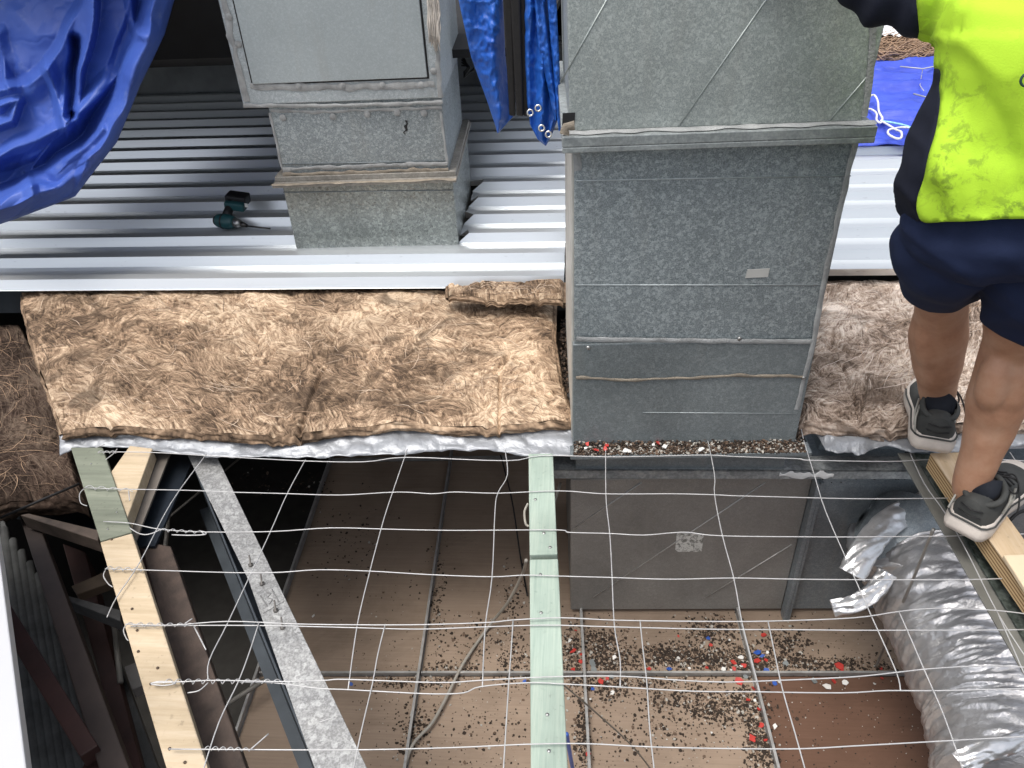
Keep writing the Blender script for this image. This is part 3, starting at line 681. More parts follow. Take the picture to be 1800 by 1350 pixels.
slabq([(0, 800), (22, 795), (235, 1370), (180, 1370)], -.22, .06, 'steel_rafter', m_plain('brown_steel', (.04, .028, .024), .6, 0, .4, 10), 'long brown steel rafter from the left photo edge to the bottom', 'rafter')
slabq([(0, 1040), (10, 1050), (172, 1310), (140, 1330), (0, 1100)], -.2, .04, 'steel_brace', RED, 'slanting dark red brace low on the left', 'brace')
slabq([(132, 1370), (172, 1300), (205, 1288), (200, 1370)], -.26, .04, 'steel_brace', RED, 'short red brace meeting the rafter at the bottom left', 'brace')
slabq([(110, 955), (150, 970), (255, 1370), (225, 1370)], -.5, .1, 'steel_rafter', RED, 'thin red brown member between the two left rafters', 'rafter')
slabq([(150, 1070), (180, 1080), (285, 1370), (235, 1370)], -.55, .05, 'steel_rafter', GREYW, 'mottled grey strut in the shade left of the pine batten', 'strut')
slabq([(35, 905), (50, 902), (175, 932), (172, 950)], -.16, .05, 'steel_purlin', m_plain('rusty_lip', (.08, .06, .048), .7, 0, .5, 20), 'rusty cross member meeting the left batten joint', 'purlin')
slabq([(95, 1046), (110, 1044), (212, 1072), (212, 1092)], -.35, .05, 'steel_purlin', m_plain('grey_lip', (.06, .06, .06), .7, 0, .5, 20), 'grey cross member lower on the left behind the pine batten', 'purlin')
slabq([(125, 1030), (190, 1002), (205, 1020), (135, 1045)], -.4, .03, 'timber_offcut', m_plain('dim_timber', (.09, .065, .045), .8), 'dim timber offcut in the dark left of the pine batten', 'offcut')
slabq([(218, 1172), (240, 1163), (262, 1200), (232, 1212)], -.5, .04, 'concrete_lump', m_plain('concrete', (.14, .135, .13), .9), 'grey block wedged in the dark beside the pine batten', 'block')
slabq([(25, 905), (170, 930), (150, 800), (60, 780)], -.34, .02, 'steel_plate', m_plain('blue_black_plate', (.018, .024, .032), .4, .4), 'dark plate behind the rusty cross member', 'plate')
slabq([(0, 900), (28, 960), (130, 1370), (40, 1370), (0, 1100)], -.42, .02, 'fibre_cement_sheet', GREYW, 'weathered corrugated grey wall sheet at the bottom left', 'wall sheet')
mb = MB()
for i in range(7):
    x = 8 + i * 15; mb.tube([gp(x, 930 + i * 20, -.415), gp(x + 62, 1370, -.415)], .012, 8)
tag(mb.build('fibre_ridges', GREYW), 'raised ridges of the weathered grey wall sheet at the bottom left', 'wall sheet')
slabq([(-1500, 800), (-30, 800), (0, 985), (50, 1380), (-1500, 1900)], .12, .03, 'white_roof_edge', WHITE, 'white painted roof edge in the bottom left corner', 'roof edge')  # slab carried far left, out of view, to block the sun
for (a, b, z, r_, lab) in (((300, 872), (288, 985), -.3, .006, 'thin vertical rod hanging beside the dark rafter'), ((200, 1090), (212, 1200), -.5, .008, 'short grey hanger in the dark beside the pine batten'),
        ((440, 790), (200, 990), -.6, .004, 'thin rod crossing the black void by the galvanised purlin'), ((380, 1250), (520, 1160), -.8, .008, 'faint rail in the black void below the galvanised purlin')):
    tag(MB().tube([gp(*a, z), gp(*b, z)], r_, 8).build('hanger_rod', m_plain('rod', (.2, .19, .17), .6, .3)), lab, 'rod')
tag(MB().tube([gp(0, 911, -.05), gp(70, 880, -.06), gp(140, 850, -.06)], .0035, 8).build('cable', BLACK), 'thin dark cable from the left edge to the green batten', 'cable')

# ================================================================ INSULATION
def blanket(name, label, outline, z, th, mats, seed, nu, nv, amp=.016, fib_n=0, fibm=None, foil=None, roundL=.05, creases=(), dz=None, cell=0):
    """outline(u,v)->(px,py): u 0..1 left to right, v 0..1 far to near; a real batt with thickness"""
    mb = MB()
    def top(u, v):
        x, y = outline(u, v); p = gp(x, y, z)
        h = amp * (fb(p.x * 5, p.y * 5, seed) * .7 + .25 * fb(p.x * 17, p.y * 17, seed + 5))
        w = abs(fb(p.x * 4 + 3, p.y * 9, seed + 8)); h -= .012 * max(0, 1 - w * 9)
        for (cx0, cy0, cx1, cy1, d, wd) in creases:
            a = Vector((cx0, cy0)); b = Vector((cx1, cy1)); q = Vector((x, y)); t = max(0, min(1, (q - a).dot(b - a) / (b - a).length_squared))
            ds = (q - a.lerp(b, t)).length + 4 * nz(x * .03, y * .03, seed); h -= d * max(0, 1 - abs(ds) / wd) ** 1.3
        ed = min(v, 1 - v) * 9; e2 = min(u, 1 - u) * 22
        h -= th * .5 * (max(0, 1 - ed) ** 2.2) + th * .45 * (max(0, 1 - e2) ** 2.2)
        p.z = z + h + (dz(u, v) if dz else 0); return p
    # the upper face is a dense sheet whose relief and tone follow combed strands
    cs = np.array([[tuple(top(i / nu, j / nv)) for i in range(nu + 1)] for j in range(nv + 1)]); K = 3; NU, NV = nu * K, nv * K
    a_, b_ = np.arange(NV + 1) / K, np.arange(NU + 1) / K; ai = np.minimum(a_.astype(int), nv - 1); bi = np.minimum(b_.astype(int), nu - 1); fa = (a_ - ai)[:, None, None]; fbb = (b_ - bi)[None, :, None]
    P_ = (cs[ai][:, bi] * (1 - fbb) + cs[ai][:, bi + 1] * fbb) * (1 - fa) + (cs[ai + 1][:, bi] * (1 - fbb) + cs[ai + 1][:, bi + 1] * fbb) * fa
    lay = fibre_lay(NV + 1, NU + 1, seed * 7 + 1); P_[:, :, 2] += (lay - .5) * .004 * np.clip(np.minimum.reduce([np.arange(NV + 1)[:, None] * np.ones(NU + 1), (NV - np.arange(NV + 1))[:, None] * np.ones(NU + 1), np.arange(NU + 1)[None, :] * np.ones((NV + 1, 1)), (NU - np.arange(NU + 1))[None, :] * np.ones((NV + 1, 1))]) / 6, 0, 1)
    W_ = NU + 1; base_n = 0; vs_ = [Vector(p) for p in P_.reshape(-1, 3)]
    mb.add(vs_, [(j * W_ + i, j * W_ + i + 1, (j + 1) * W_ + i + 1, (j + 1) * W_ + i) for j in range(NV) for i in range(NU)], 0, True); tones = list(lay.reshape(-1))
    # ragged layered front and side edges
    def skirt(path, n, out, lay=9):
        def fn(u, v):
            uu, vv = path(u); p = top(uu, vv)
            s = math.sin(v * math.pi); k = .012 * s + .010 * nz(p.x * 9 + seed, v * 7) + .006 * nz(p.x * 40, v * 22 + seed)
            q = p + out * k; q.z = p.z - th * v + .004 * nz(p.x * 8, v * 5); return q
        mb.grid(n, lay, fn)
    skirt(lambda t: (t, 1), nu, Vector((0, -1, 0))); skirt(lambda t: (0, t), nv, Vector((-1, 0, 0))); skirt(lambda t: (1, t), nv, Vector((1, 0, 0)))
    mb.grid(nu // 4, 2, lambda u, v: gp(*outline(u, v), z) - Vector((0, 0, th * .95)))
    o = mb.build(name, mats[0]); tag(o, label, 'insulation', 'glass wool blankets')
    ex = fibre_lay(96, 400, seed + 2, .05)
    while len(tones) < len(mb.v): q_ = len(tones); tones.append(float(ex[(q_ // 301) % 96, q_ % 301]) * .8)
    ca = o.data.color_attributes.new('lay', 'FLOAT_COLOR', 'POINT'); arr = np.ones((len(mb.v), 4), dtype=np.float32); arr[:, :3] = np.array(tones[:len(mb.v)])[:, None]; ca.data.foreach_set('color', arr.ravel())
    if fib_n:
        rnd = random.Random(seed)
        for mi, (fm, share) in enumerate(fibm):
            fbm = MB()
            for i in range(int(fib_n * share)):
                u, v = rnd.random(), rnd.random(); p = top(u, v); pts = []
                x, y = outline(u, v); L = rnd.uniform(25, 120); st = L / 7; 
                an = 3.2 * fb(p.x * 2.6, p.y * 2.6, seed + 20, 2) + rnd.gauss(0, .3) + rnd.choice((0, 0, 1.2)); cur = rnd.gauss(0, .14)
                lo = []; W0 = rnd.uniform(.0004, .0011)
                for kk in range(8):
                    x += math.cos(an) * st; y += math.sin(an) * st * .45; an += cur
                    lo.append((x, y))
                # back to parameters by local linear step
                uv = []
                x0, y0 = outline(u, v); ex = Vector(outline(min(1, u + .01), v)) - Vector((x0, y0)) if u < .99 else Vector((x0, y0)) - Vector(outline(u - .01, v)); ey = Vector(outline(u, min(1, v + .01))) - Vector((x0, y0)) if v < .99 else Vector((x0, y0)) - Vector(outline(u, v - .01))
                det = ex.x * ey.y - ex.y * ey.x
                if abs(det) < 1e-6: continue
                for (xx, yy) in lo:
                    dx, dy = xx - x0, yy - y0; du = (dx * ey.y - dy * ey.x) / det * .01; dv = (ex.x * dy - ex.y * dx) / det * .01
                    uv.append((u + du, v + dv))
                if any(a < 0.005 or a > .995 or b < .005 or b > .995 for a, b in uv): continue
                vs = []
                for kk, (a, b) in enumerate(uv):
                    p = top(a, b); nx = Vector(top(min(1, a + .002), b) - p); 
                    if kk: dr = (p - pp)
                    else: dr = top(*uv[1]) - p
                    pp = p; s = dr.cross(Vector((0, 0, 1))); s = s.normalized() if s.length > 1e-9 else Vector((1, 0, 0))
                    ww = W0 * math.sin(math.pi * (kk + .6) / 8.2); lift = .0012 + .004 * math.sin(math.pi * kk / 7) * rnd.random()
                    vs += [p + s * ww + Vector((0, 0, lift)), p - s * ww + Vector((0, 0, lift))]
                fbm.add(vs, [(2 * q, 2 * q + 1, 2 * q + 3, 2 * q + 2) for q in range(7)], 0, True)
            f = fbm.build('loose_fibres', fm, o); f['kind'] = 'stuff'
    return o, top
def crumple(x, y, s=1.0, seed=0):
    a = abs(fb(x * 9 * s, y * 9 * s, seed, 3)); b = abs(fb(x * 23 * s + 5, y * 23 * s, seed, 2)); return -(max(0, .28 - a) * 1.1 + max(0, .2 - b) * .5)
def foil_skirt(parent, p0, p1, seed, mat, n=160, m=14):
    mb = MB()
    def fn(u, v):
        a, b = p0(u), p1(u); p = a.lerp(b, v); c = crumple(p.x * .8, p.y * 1.8, .8, seed) * .022
        return p + Vector((.004 * nz(p.x * 20, v * 3), 0, c + .006 * nz(p.x * 5, v * 2, seed) * v + .006 * math.sin(v * 3.14)))
    mb.grid(n, m, fn)
    return mb.build('foil_facing', mat, parent, solid=.0008)

def outL(u, v):
    far = ilerp([(0, 502), (.5, 500), (.8, 504), (1, 512)], u); near = ilerp([(0, 746), (.12, 742), (.3, 750), (.42, 759), (.55, 745), (.66, 735), (.85, 742), (1, 728)], u)
    xl = ilerp([(0, 32), (.3, 48), (.6, 70), (1, 105)], v); xr = ilerp([(0, 972), (.35, 970), (.7, 982), (1, 1003)], v)
    return lerp(xl, xr, u), lerp(far, near, v)
BL, topL = blanket('insulation_blanket', 'thick brown glass wool blanket with foil underside left of the large duct', outL, .05, .030, [WOOL], 3, 300, 130, .012, 350,
    [(FIBL, .34), (FIBM, .4), (FIBD, .26)], creases=((570, 640, 520, 765, .02, 6), (880, 655, 876, 760, .018, 4), (600, 560, 555, 650, .010, 7), (330, 590, 390, 560, .018, 10), (900, 620, 870, 650, .016, 6), (270, 575, 330, 612, .012, 9)))
def lowL(t): x = lerp(104, 1012, t); return gp(x, ilerp([(104, 798), (130, 786), (225, 784), (300, 797), (370, 801), (480, 803), (600, 800), (690, 798), (770, 791), (880, 791), (925, 799), (985, 801), (1012, 801)], x), -.008)
foil_skirt(BL, lambda t: gp(*outL(lerp(.004, .997, t), .97), .012), lowL, 4, FOIL, 300, 16)
def outR(u, v):
    far = ilerp([(0, 484), (1, 482)], u); near = ilerp([(0, 728), (.1, 735), (.3, 742), (.6, 730), (1, 738)], u)
    xl = ilerp([(0, 1440), (.5, 1428), (1, 1408)], v); return lerp(xl, 1960, u), lerp(far, near, v)
BRT, topR = blanket('insulation_blanket', 'pinkish glass wool blanket right of the large duct behind the legs', outR, .05, .042, [WOOLP], 13, 200, 130, .013, 250, [(FIBP, .45), (FIBL, .15), (FIBM, .2), (FIBD, .2)],
    creases=((1482, 640, 1515, 735, .02, 4), (1525, 660, 1512, 740, .018, 4), (1450, 600, 1500, 620, .012, 9)))
def lowR(t): x = lerp(1428, 1960, t); return gp(x, ilerp([(1428, 760), (1442, 772), (1450, 790), (1472, 797), (1500, 793), (1510, 799), (1520, 798), (1530, 788), (1560, 783), (1580, 789), (1600, 796), (1690, 792), (1800, 782), (1960, 782)], x) + 1.5 * nz(x * .15), -.008)
foil_skirt(BRT, lambda t: gp(*outR(lerp(.03, 1, t), .97), .008), lowR, 9, FOIL, 220, 14)
def outS(u, v): return lerp(788, 990, u), lerp(ilerp([(0, 494), (.12, 500), (.18, 497), (.3, 489), (.6, 492), (1, 489)], u), ilerp([(0, 512), (.2, 514), (.4, 519), (1, 520)], u), v)
blanket('insulation_scrap', 'narrow torn strip of brown glass wool lying on the roof sheet edge', outS, .125, .022, [WOOL], 23, 90, 16, .008, 260, [(FIBL, .5), (FIBD, .5)])
def outD(u, v):
    return lerp(ilerp([(0, -60), (1, -60)], v), ilerp([(0, 30), (.3, 75), (.6, 110), (1, 140)], v), u), lerp(560, ilerp([(0, 872), (1, 858)], u), v)
BD, _ = blanket('insulation_blanket', 'glass wool blanket coloured dark for shade, sagging at the left edge', outD, -.10, .06, [WOOLD], 33, 60, 90, .016, 500, [(FIBM, .3), (FIBD, .7)])

# roll of insulation with foil, far right
WOOLF = m_plain('far_wool', (.30, .21, .15), .95, 0, .6, 26, 1.0, .02)
def outF(u, v): return lerp(1490, 1760, u), lerp(60, 100, v)
root = thing('insulation_roll', gp(1620, 100, .1), 'folded glass wool blanket with bright foil face lying on the far blue tarp', 'insulation')
yF = gp(1600, 104, .11).y; ztop = gy(1600, 66, yF + .1).z
mb = MB()
def fr(u, v):
    x = lerp(gy(1480, 100, yF).x, gy(1900, 100, yF).x, u); a = v * 1.5
    return Vector((x, yF + .55 - .62 * math.sin(min(v, 1) * math.pi / 2) + .03 * fb(x * 9, v * 6, 3), .11 + (ztop - .11) * math.cos(v * math.pi / 2) ** .6 + .02 * fb(x * 14, v * 9, 7)))
mb.grid(120, 30, fr); mb.build('wool', WOOLF, root)
mb = MB(); 
def ff(u, v):
    x = lerp(gy(1480, 100, yF).x, gy(1900, 100, yF).x, u); return Vector((x, yF + .12 + 3.2 * v + .03 * fb(x * 6, 1), ztop + .018 + .10 * v + crumple(x, v, 1.3, 3) * .08 + .03 * nz(x * 3, v * 9)))
mb.grid(120, 60, ff); mb.build('foil_face', m_foil('far_foil', (.70, .71, .73), (.85, .86, .87), .45, .2, 12, .5), root, solid=.002)
mb = MB(); rnd = random.Random(5)
for i in range(700):
    x = rnd.uniform(gy(1500, 90, yF).x, gy(1760, 90, yF).x); v = rnd.uniform(.25, .95); t = (x - gy(1480, 100, yF).x) / (gy(1900, 100, yF).x - gy(1480, 100, yF).x)
    p = fr(t, v); an = rnd.uniform(-.5, .5); L = rnd.uniform(.03, .12); pts = [p + Vector((L * s * math.cos(an), -.02 - .01 * math.sin(s * 3), L * s * math.sin(an) + .012 * math.sin(s * 4 + i))) for s in (0, .35, .7, 1)]
    mb.tube(pts, .003, 4)
f = mb.build('loose_fibres', FIBM, root); f['kind'] = 'stuff'
# ================================================================ TARPS
def folds(x, y, F_):
    h = 0
    for pts, amp, w1, w2 in F_:
        best = 1e9; sg = 1
        for (ax, ay), (bx, by) in zip(pts, pts[1:]):
            dx, dy = bx - ax, by - ay; L2 = dx * dx + dy * dy; t = max(0, min(1, ((x - ax) * dx + (y - ay) * dy) / L2)); qx, qy = ax + dx * t - x, ay + dy * t - y; d = math.hypot(qx, qy)
            if d < best: best = d; sg = 1 if (dx * (y - ay) - dy * (x - ax)) > 0 else -1
        w = w1 if sg > 0 else w2
        if best < w: s_ = 1 - best / w; h += amp * (.25 * s_ * s_ * (3 - 2 * s_) + .75 * s_ ** 1.25)
    return h
# (polyline in picture units, height, half widths on either side)
FL = [([(285, -60), (262, 60), (222, 180), (175, 265), (95, 330), (-40, 385)], .075, 42, 30),
      ([(255, -60), (240, 40), (200, 150), (140, 235), (80, 290), (-60, 345)], -.085, 24, 26),
      ([(243, 62), (215, 125), (150, 190), (100, 235), (42, 318), (0, 362)], .07, 26, 40),
      ([(175, -60), (160, 60), (128, 190)], .075, 30, 12), ([(150, 0), (120, 60), (88, 120), (50, 150), (0, 160), (-80, 165)], .05, 18, 34),
      ([(133, 70), (126, 200)], -.10, 16, 14), ([(83, 118), (100, 170), (112, 222)], .045, 13, 20), ([(112, 222), (60, 285), (-60, 320)], -.07, 22, 28),
      ([(0, 188), (34, 180), (20, 215), (-60, 230)], .045, 16, 14), ([(0, 60), (12, 148)], .03, 8, 20), ([(45, 312), (60, 350), (20, 385)], .03, 18, 12),
      ([(150, 292), (136, 338)], .03, 12, 22), ([(112, 222), (0, 275), (-80, 285)], .04, 20, 18), ([(45, 312), (100, 320), (148, 290)], -.03, 12, 14),
      ([(228, 0), (236, 48), (243, 62)], .03, 14, 18), ([(90, 300), (150, 262), (180, 225)], .03, 12, 14), ([(30, 20), (60, 60), (90, 60)], .015, 30, 30), ([(-60, 70), (0, 95), (40, 150)], -.02, 22, 22)]
def edgeL(y): return ilerp([(-220, 385), (-100, 342), (0, 306), (60, 289), (105, 268), (150, 246), (190, 230), (250, 205), (300, 166), (345, 132), (362, 88), (385, 26), (398, -12), (430, -120)], y)
mb = MB()
def ft(u, v):
    y = lerp(-220, 415, v); xr = edgeL(y); x = lerp(-260, xr, u ** .8)
    h = folds(x + 6 * nz(x * .02, y * .02), y + 6 * nz(x * .02, y * .02, 4), FL) * .8 + .010 * fb(x * .012, y * .012, 2, 2)
    c = abs(fb(x * .014 + 9, y * .014, 3, 3)); h -= .0015 * max(0, .16 - c) / .16
    rl = max(0, 1 - (xr - x) / 14); h -= .05 * rl * rl
    Yb = 2.32 + (415 - y) * .0007 + max(0, y - 250) * .0002
    return gy(x, y, Yb - h * 1.35)
mb.grid(300, 280, ft)
TL = tag(mb.build('blue_tarpaulin', TARP, None, solid=.0015), 'large creased blue tarpaulin draped down the top left corner over the roof', 'tarpaulin')

# folded tarp hanging between the ducts
root = thing('folded_tarpaulin', gy(900, 250, 2.05), 'folded bright blue tarpaulin hanging between the two ducts with a black strap and eyelets', 'tarpaulin')
def leaf(Lp, Rp, y0, y1, Y, seed, bul, nm='fabric', fr=1.0, kf=3.0):
    mb = MB()
    def fn(u, v):
        y = lerp(y0, y1, v); a = ilerp(Lp, y); b = ilerp(Rp, y); x = lerp(a, b, u)
        h = bul * math.sin(math.pi * min(1, max(0, u))) ** .7 * min(1, (b - a) / 30) + .010 * math.sin(u * kf * 6.28 + .02 * y + seed) * fr * min(1, (b - a) / 40)
        h += .010 * fr * max(0, .25 - abs(fb(x * .022 + seed, y * .02, seed, 3))) * 2.4 * (u * (1 - u) * 4) + .006 * fb(x * .07, y * .05, seed, 3)
        return gy(x, y, Y - h)
    mb.grid(60, 120, fn); mb.grid(60, 120, lambda u, v: fn(u, v) + Vector((0, .004 + .02 * math.sin(math.pi * u), 0)))
    return mb.build(nm, TARP2, root)
leaf([(-80, 800), (0, 806), (100, 828), (180, 857), (225, 872), (234, 874)], [(-80, 882), (0, 884), (100, 888), (180, 898), (205, 902), (225, 884), (234, 876)], -80, 234, 2.02, 1, .035, fr=1.5, kf=1.2)
leaf([(-80, 912), (0, 914), (100, 920), (180, 926), (220, 932), (245, 945), (256, 958)], [(-80, 975), (0, 972), (100, 978), (200, 984), (238, 970), (256, 960)], -80, 256, 1.99, 4, .03, fr=1.2, kf=2.2)
leaf([(-80, 938), (0, 940), (80, 946), (150, 962), (200, 972), (212, 975)], [(-80, 958), (0, 955), (100, 968), (190, 983), (212, 980)], -80, 212, 1.95, 7, .02, kf=1.0)
leaf([(-80, 960), (0, 962), (120, 972), (215, 980), (230, 982)], [(-80, 980), (0, 978), (120, 984), (220, 986), (230, 985)], -80, 230, 1.94, 9, .015, kf=.6)
mb = MB()
for a, b, Y in ((880, 898, 1.975), (893, 912, 1.965), (904, 921, 1.975)):
    q = [gy(a, -80, Y), gy(b, -80, Y), gy(b + 8, 205, Y), gy(a + 15, 204, Y)]; mb.prism(q, [p + Vector((0, .012, 0)) for p in q])
build_each(mb, 'strap', m_plain('black_webbing', (.010, .009, .009), .75, 0, .3, 90, .4), root, .004)
mb = MB()
for x, y in ((932, 198), (952, 225), (964, 236), (946, 190)):
    mb.ring(gy(x, y, 1.93), ray(x, y) + Vector((.6, 0, .3)), .0045, .0095, 16)
build_each(mb, 'eyelet', m_plain('eyelet_steel', (.7, .7, .68), .25, 1, .1), root)

# pale blue tarp lying far right on the roof
mb = MB()
def fr2(u, v):
    x = lerp(1360, 1840, u); y = lerp(34, ilerp([(0, 262), (.45, 258), (.62, 270), (1, 282)], u), v); p = gp(x, y, .112)
    h = .034 * abs(fb(p.x * 1.2, p.y * 4.2, 3, 4)) + .012 * max(0, .2 - abs(fb(p.x * 2 + 4, p.y * 5, 1, 3))) * 5 + .01 * fb(p.x * 5, p.y * 12, 8, 3)
    for yy, am in ((118, .03), (132, .03), (143, .03), (158, .05), (213, .045), (232, .045)): h += am * max(0, 1 - abs(y - yy - 5 * nz(x * .01, yy)) / 5)
    return p + Vector((0, 0, h))
mb.grid(140, 200, fr2)
TR = tag(mb.build('blue_tarpaulin', TARP3, None, solid=.002), 'pale blue tarpaulin spread flat on the roof between large duct and worker', 'tarpaulin')
def rope(name, pts, r, mat, z, label, cat='rope'):
    o = MB().tube(smooth_path([gp(x, y, z) for x, y in pts], 7), r, 8).build(name, mat); return tag(o, label, cat)
ROPE = m_plain('white_rope', (.72, .72, .70), .8, 0, .15, 80, .6)
rope('rope', [(1525, 172), (1536, 167), (1543, 178), (1545, 196), (1551, 208), (1548, 216), (1541, 211), (1541, 200), (1533, 193), (1522, 191)], .005, ROPE, .17, 'white rope loop beside the large duct flange on the blue tarp')
rope('rope', [(1548, 212), (1562, 220), (1575, 228), (1584, 232), (1584, 242), (1575, 243), (1562, 236), (1562, 229), (1572, 226), (1590, 224), (1632, 228)], .0048, ROPE, .17, 'white rope knotted into a small closed loop on the blue tarp')
rope('rope', [(1550, 213), (1570, 216), (1592, 221), (1604, 227), (1612, 240), (1616, 249), (1622, 252)], .005, m_plain('aqua_rope', (.30, .60, .70), .8, 0, .3, 90), .172, 'light blue striped rope running to the worker across the blue tarp')
mb = MB()
for pts in ([(1582, 117), (1622, 121), (1662, 113), (1690, 119)], [(1606, 165), (1650, 177), (1672, 183)], [(1672, 142), (1690, 148)]): mb.tube([gp(x, y, .165) for x, y in pts], .004, 6)
for pts in ([(1622, 121), (1617, 150), (1624, 160)], [(1662, 113), (1658, 165)], [(1632, 166), (1650, 158), (1690, 154)]): mb.tube([gp(x, y, .15) for x, y in pts], .0022, 5)
tag(mb.build('wire_offcut', WIRE), 'loose bent offcut of wire mesh on the far blue tarp', 'wire')

# ================================================================ SAFETY MESH
ZW = .0085
def wire(parent, pts, z=ZW, r=.0013, nm='wire'):
    p = smooth_path([gp(x, y, z) for x, y in pts], 4); p = [q + Vector((0, 0, .001 * nz(q.x * 6, q.y * 6))) for q in p]
    return MB().tube(p, r, 6).build(nm, WIRE, parent)
def twist(parent, a, b, turns, amp, r=.001):
    A, B = gp(*a, ZW), gp(*b, ZW); n = turns * 9; d = (B - A); s = d.cross(Vector((0, 0, 1))).normalized(); pts = []
    for i in range(n + 1):
        t = i / n; an = t * turns * 6.283; e = amp * (1 - .3 * t); pts.append(A + d * t + s * math.cos(an) * e + Vector((0, 0, math.sin(an) * e + .001)))
    return MB().tube(pts, r, 6).build('wire_twist', WIRE, parent)
rootm = thing('safety_mesh', gp(900, 950, ZW), 'upper sheet of thin white wire safety mesh stretched over the opening', 'wire mesh', 'safety mesh sheets')
for pts in ([(1008, 752), (1065, 755), (1180, 757), (1240, 755), (1320, 758), (1400, 750), (1432, 757)],
    [(172, 795), (260, 795), (365, 801), (530, 810), (640, 812), (715, 804), (890, 810), (950, 801), (1065, 803), (1150, 802), (1240, 800), (1300, 803), (1400, 806), (1425, 809), (1560, 811), (1640, 808), (1760, 808), (1820, 812)],
    [(150, 857), (220, 860), (330, 862), (400, 865), (505, 868), (600, 870), (700, 865), (760, 868), (800, 865), (875, 867), (985, 863), (1065, 868), (1180, 868), (1256, 870), (1300, 872), (1430, 875), (1550, 877), (1690, 875), (1820, 873)],
    [(182, 917), (230, 920), (280, 930), (355, 935), (480, 934), (580, 928), (675, 930), (780, 932), (870, 932), (985, 932), (1000, 936), (1070, 938), (1130, 941), (1180, 937), (1210, 936), (1270, 942), (1450, 944), (1640, 943), (1700, 941), (1820, 938)],
    [(185, 1000), (250, 1002), (460, 1007), (560, 1002), (650, 1004), (750, 1010), (865, 1014), (925, 1011), (1000, 1013), (1075, 1015), (1180, 1018), (1290, 1016), (1400, 1018), (1550, 1019), (1700, 1019), (1820, 1014)],
    [(230, 1101), (400, 1099), (620, 1103), (740, 1106), (850, 1102), (960, 1099), (1080, 1102), (1240, 1106), (1380, 1107), (1540, 1108), (1820, 1107)],
    [(420, 1199), (480, 1200), (560, 1210), (610, 1212), (680, 1216), (760, 1220), (815, 1218), (845, 1207), (930, 1200), (1000, 1203), (1090, 1208), (1220, 1215), (1320, 1216), (1480, 1218), (1560, 1214), (1650, 1214), (1820, 1210)],
    [(363, 798), (300, 885), (245, 990), (205, 1050), (188, 1085)], [(537, 808), (505, 868), (475, 935), (440, 1010), (400, 1095), (368, 1160), (366, 1196)],
    [(716, 790), (692, 860), (674, 915), (650, 1005), (628, 1098), (612, 1211)], [(888, 792), (892, 835), (875, 867), (870, 900), (865, 1014), (853, 1100), (848, 1208)],
    [(1065, 752), (1065, 868), (1072, 940), (1076, 1015), (1080, 1100), (1090, 1160), (1090, 1207)], [(1235, 753), (1243, 770), (1256, 835), (1256, 870), (1270, 942), (1290, 1017), (1305, 1097), (1330, 1195), (1335, 1217)],
    [(1405, 735), (1412, 770), (1430, 830), (1452, 900), (1502, 1015), (1535, 1090), (1575, 1180), (1583, 1214)], [(1600, 797), (1625, 850), (1660, 900), (1700, 970), (1755, 1080), (1820, 1180)], [(1775, 795), (1820, 862)]):
    wire(rootm, pts)
twist(rootm, (174, 796), (205, 795), 3, .005); twist(rootm, (150, 857), (235, 862), 4, .005); twist(rootm, (283, 932), (360, 937), 5, .004); twist(rootm, (187, 1000), (250, 1002), 4, .005); 
wire(rootm, [(150, 857), (140, 868), (142, 884), (153, 889)], -.01, .0013, 'wire_end'); wire(rootm, [(187, 1000), (182, 1012), (190, 1026), (198, 1032)], -.01, .0013, 'wire_end')
wire(rootm, [(228, 928), (245, 938), (262, 939), (282, 931)], ZW, .0014, 'wire_end'); wire(rootm, [(302, 940), (330, 941), (358, 940), (362, 936), (350, 933)], ZW, .0015, 'wire_end')
wire(rootm, [(186, 808), (200, 797), (206, 789)], ZW, .0013, 'wire_end'); wire(rootm, [(168, 787), (184, 781)], ZW, .0013, 'wire_end'); wire(rootm, [(226, 863), (228, 880)], ZW, .0013, 'wire_end')
rootn = thing('safety_mesh', gp(900, 1200, ZW), 'nearer sheet of white wire mesh lapped over the upper one at the bottom', 'wire mesh', 'safety mesh sheets')
for pts in ([(220, 1097), (300, 1099), (400, 1092), (520, 1097), (625, 1098), (750, 1098), (860, 1094), (900, 1090), (985, 1086), (1080, 1090), (1200, 1092), (1350, 1092), (1500, 1086), (1580, 1075), (1650, 1069), (1750, 1073), (1820, 1082)],
    [(265, 1201), (330, 1198), (380, 1196), (500, 1198), (570, 1196), (610, 1194), (770, 1200), (845, 1196), (960, 1190), (1090, 1189), (1200, 1196), (1280, 1199), (1370, 1196), (1500, 1190), (1575, 1182), (1640, 1175), (1740, 1170), (1820, 1174)],
    [(297, 1317), (480, 1318), (640, 1318), (800, 1314), (930, 1308), (1030, 1307), (1145, 1313), (1300, 1316), (1410, 1316), (1500, 1311), (1670, 1302), (1820, 1294)],
    [(455, 1095), (437, 1150), (418, 1200), (385, 1270), (352, 1370)], [(677, 1097), (664, 1150), (655, 1200), (634, 1290), (618, 1370)], [(902, 1090), (898, 1150), (893, 1220), (884, 1370)],
    [(1125, 1090), (1130, 1140), (1137, 1200), (1142, 1280), (1152, 1370)], [(1350, 1092), (1362, 1150), (1375, 1210), (1398, 1290), (1420, 1370)], [(1580, 1075), (1600, 1120), (1628, 1185), (1660, 1260), (1698, 1370)], [(1752, 1073), (1790, 1160), (1825, 1240)]):
    wire(rootn, pts, ZW + .004)
twist(rootn, (222, 1099), (345, 1099), 7, .0045); twist(rootn, (290, 1199), (515, 1198), 13, .005); twist(rootn, (360, 1316), (440, 1318), 6, .0035)
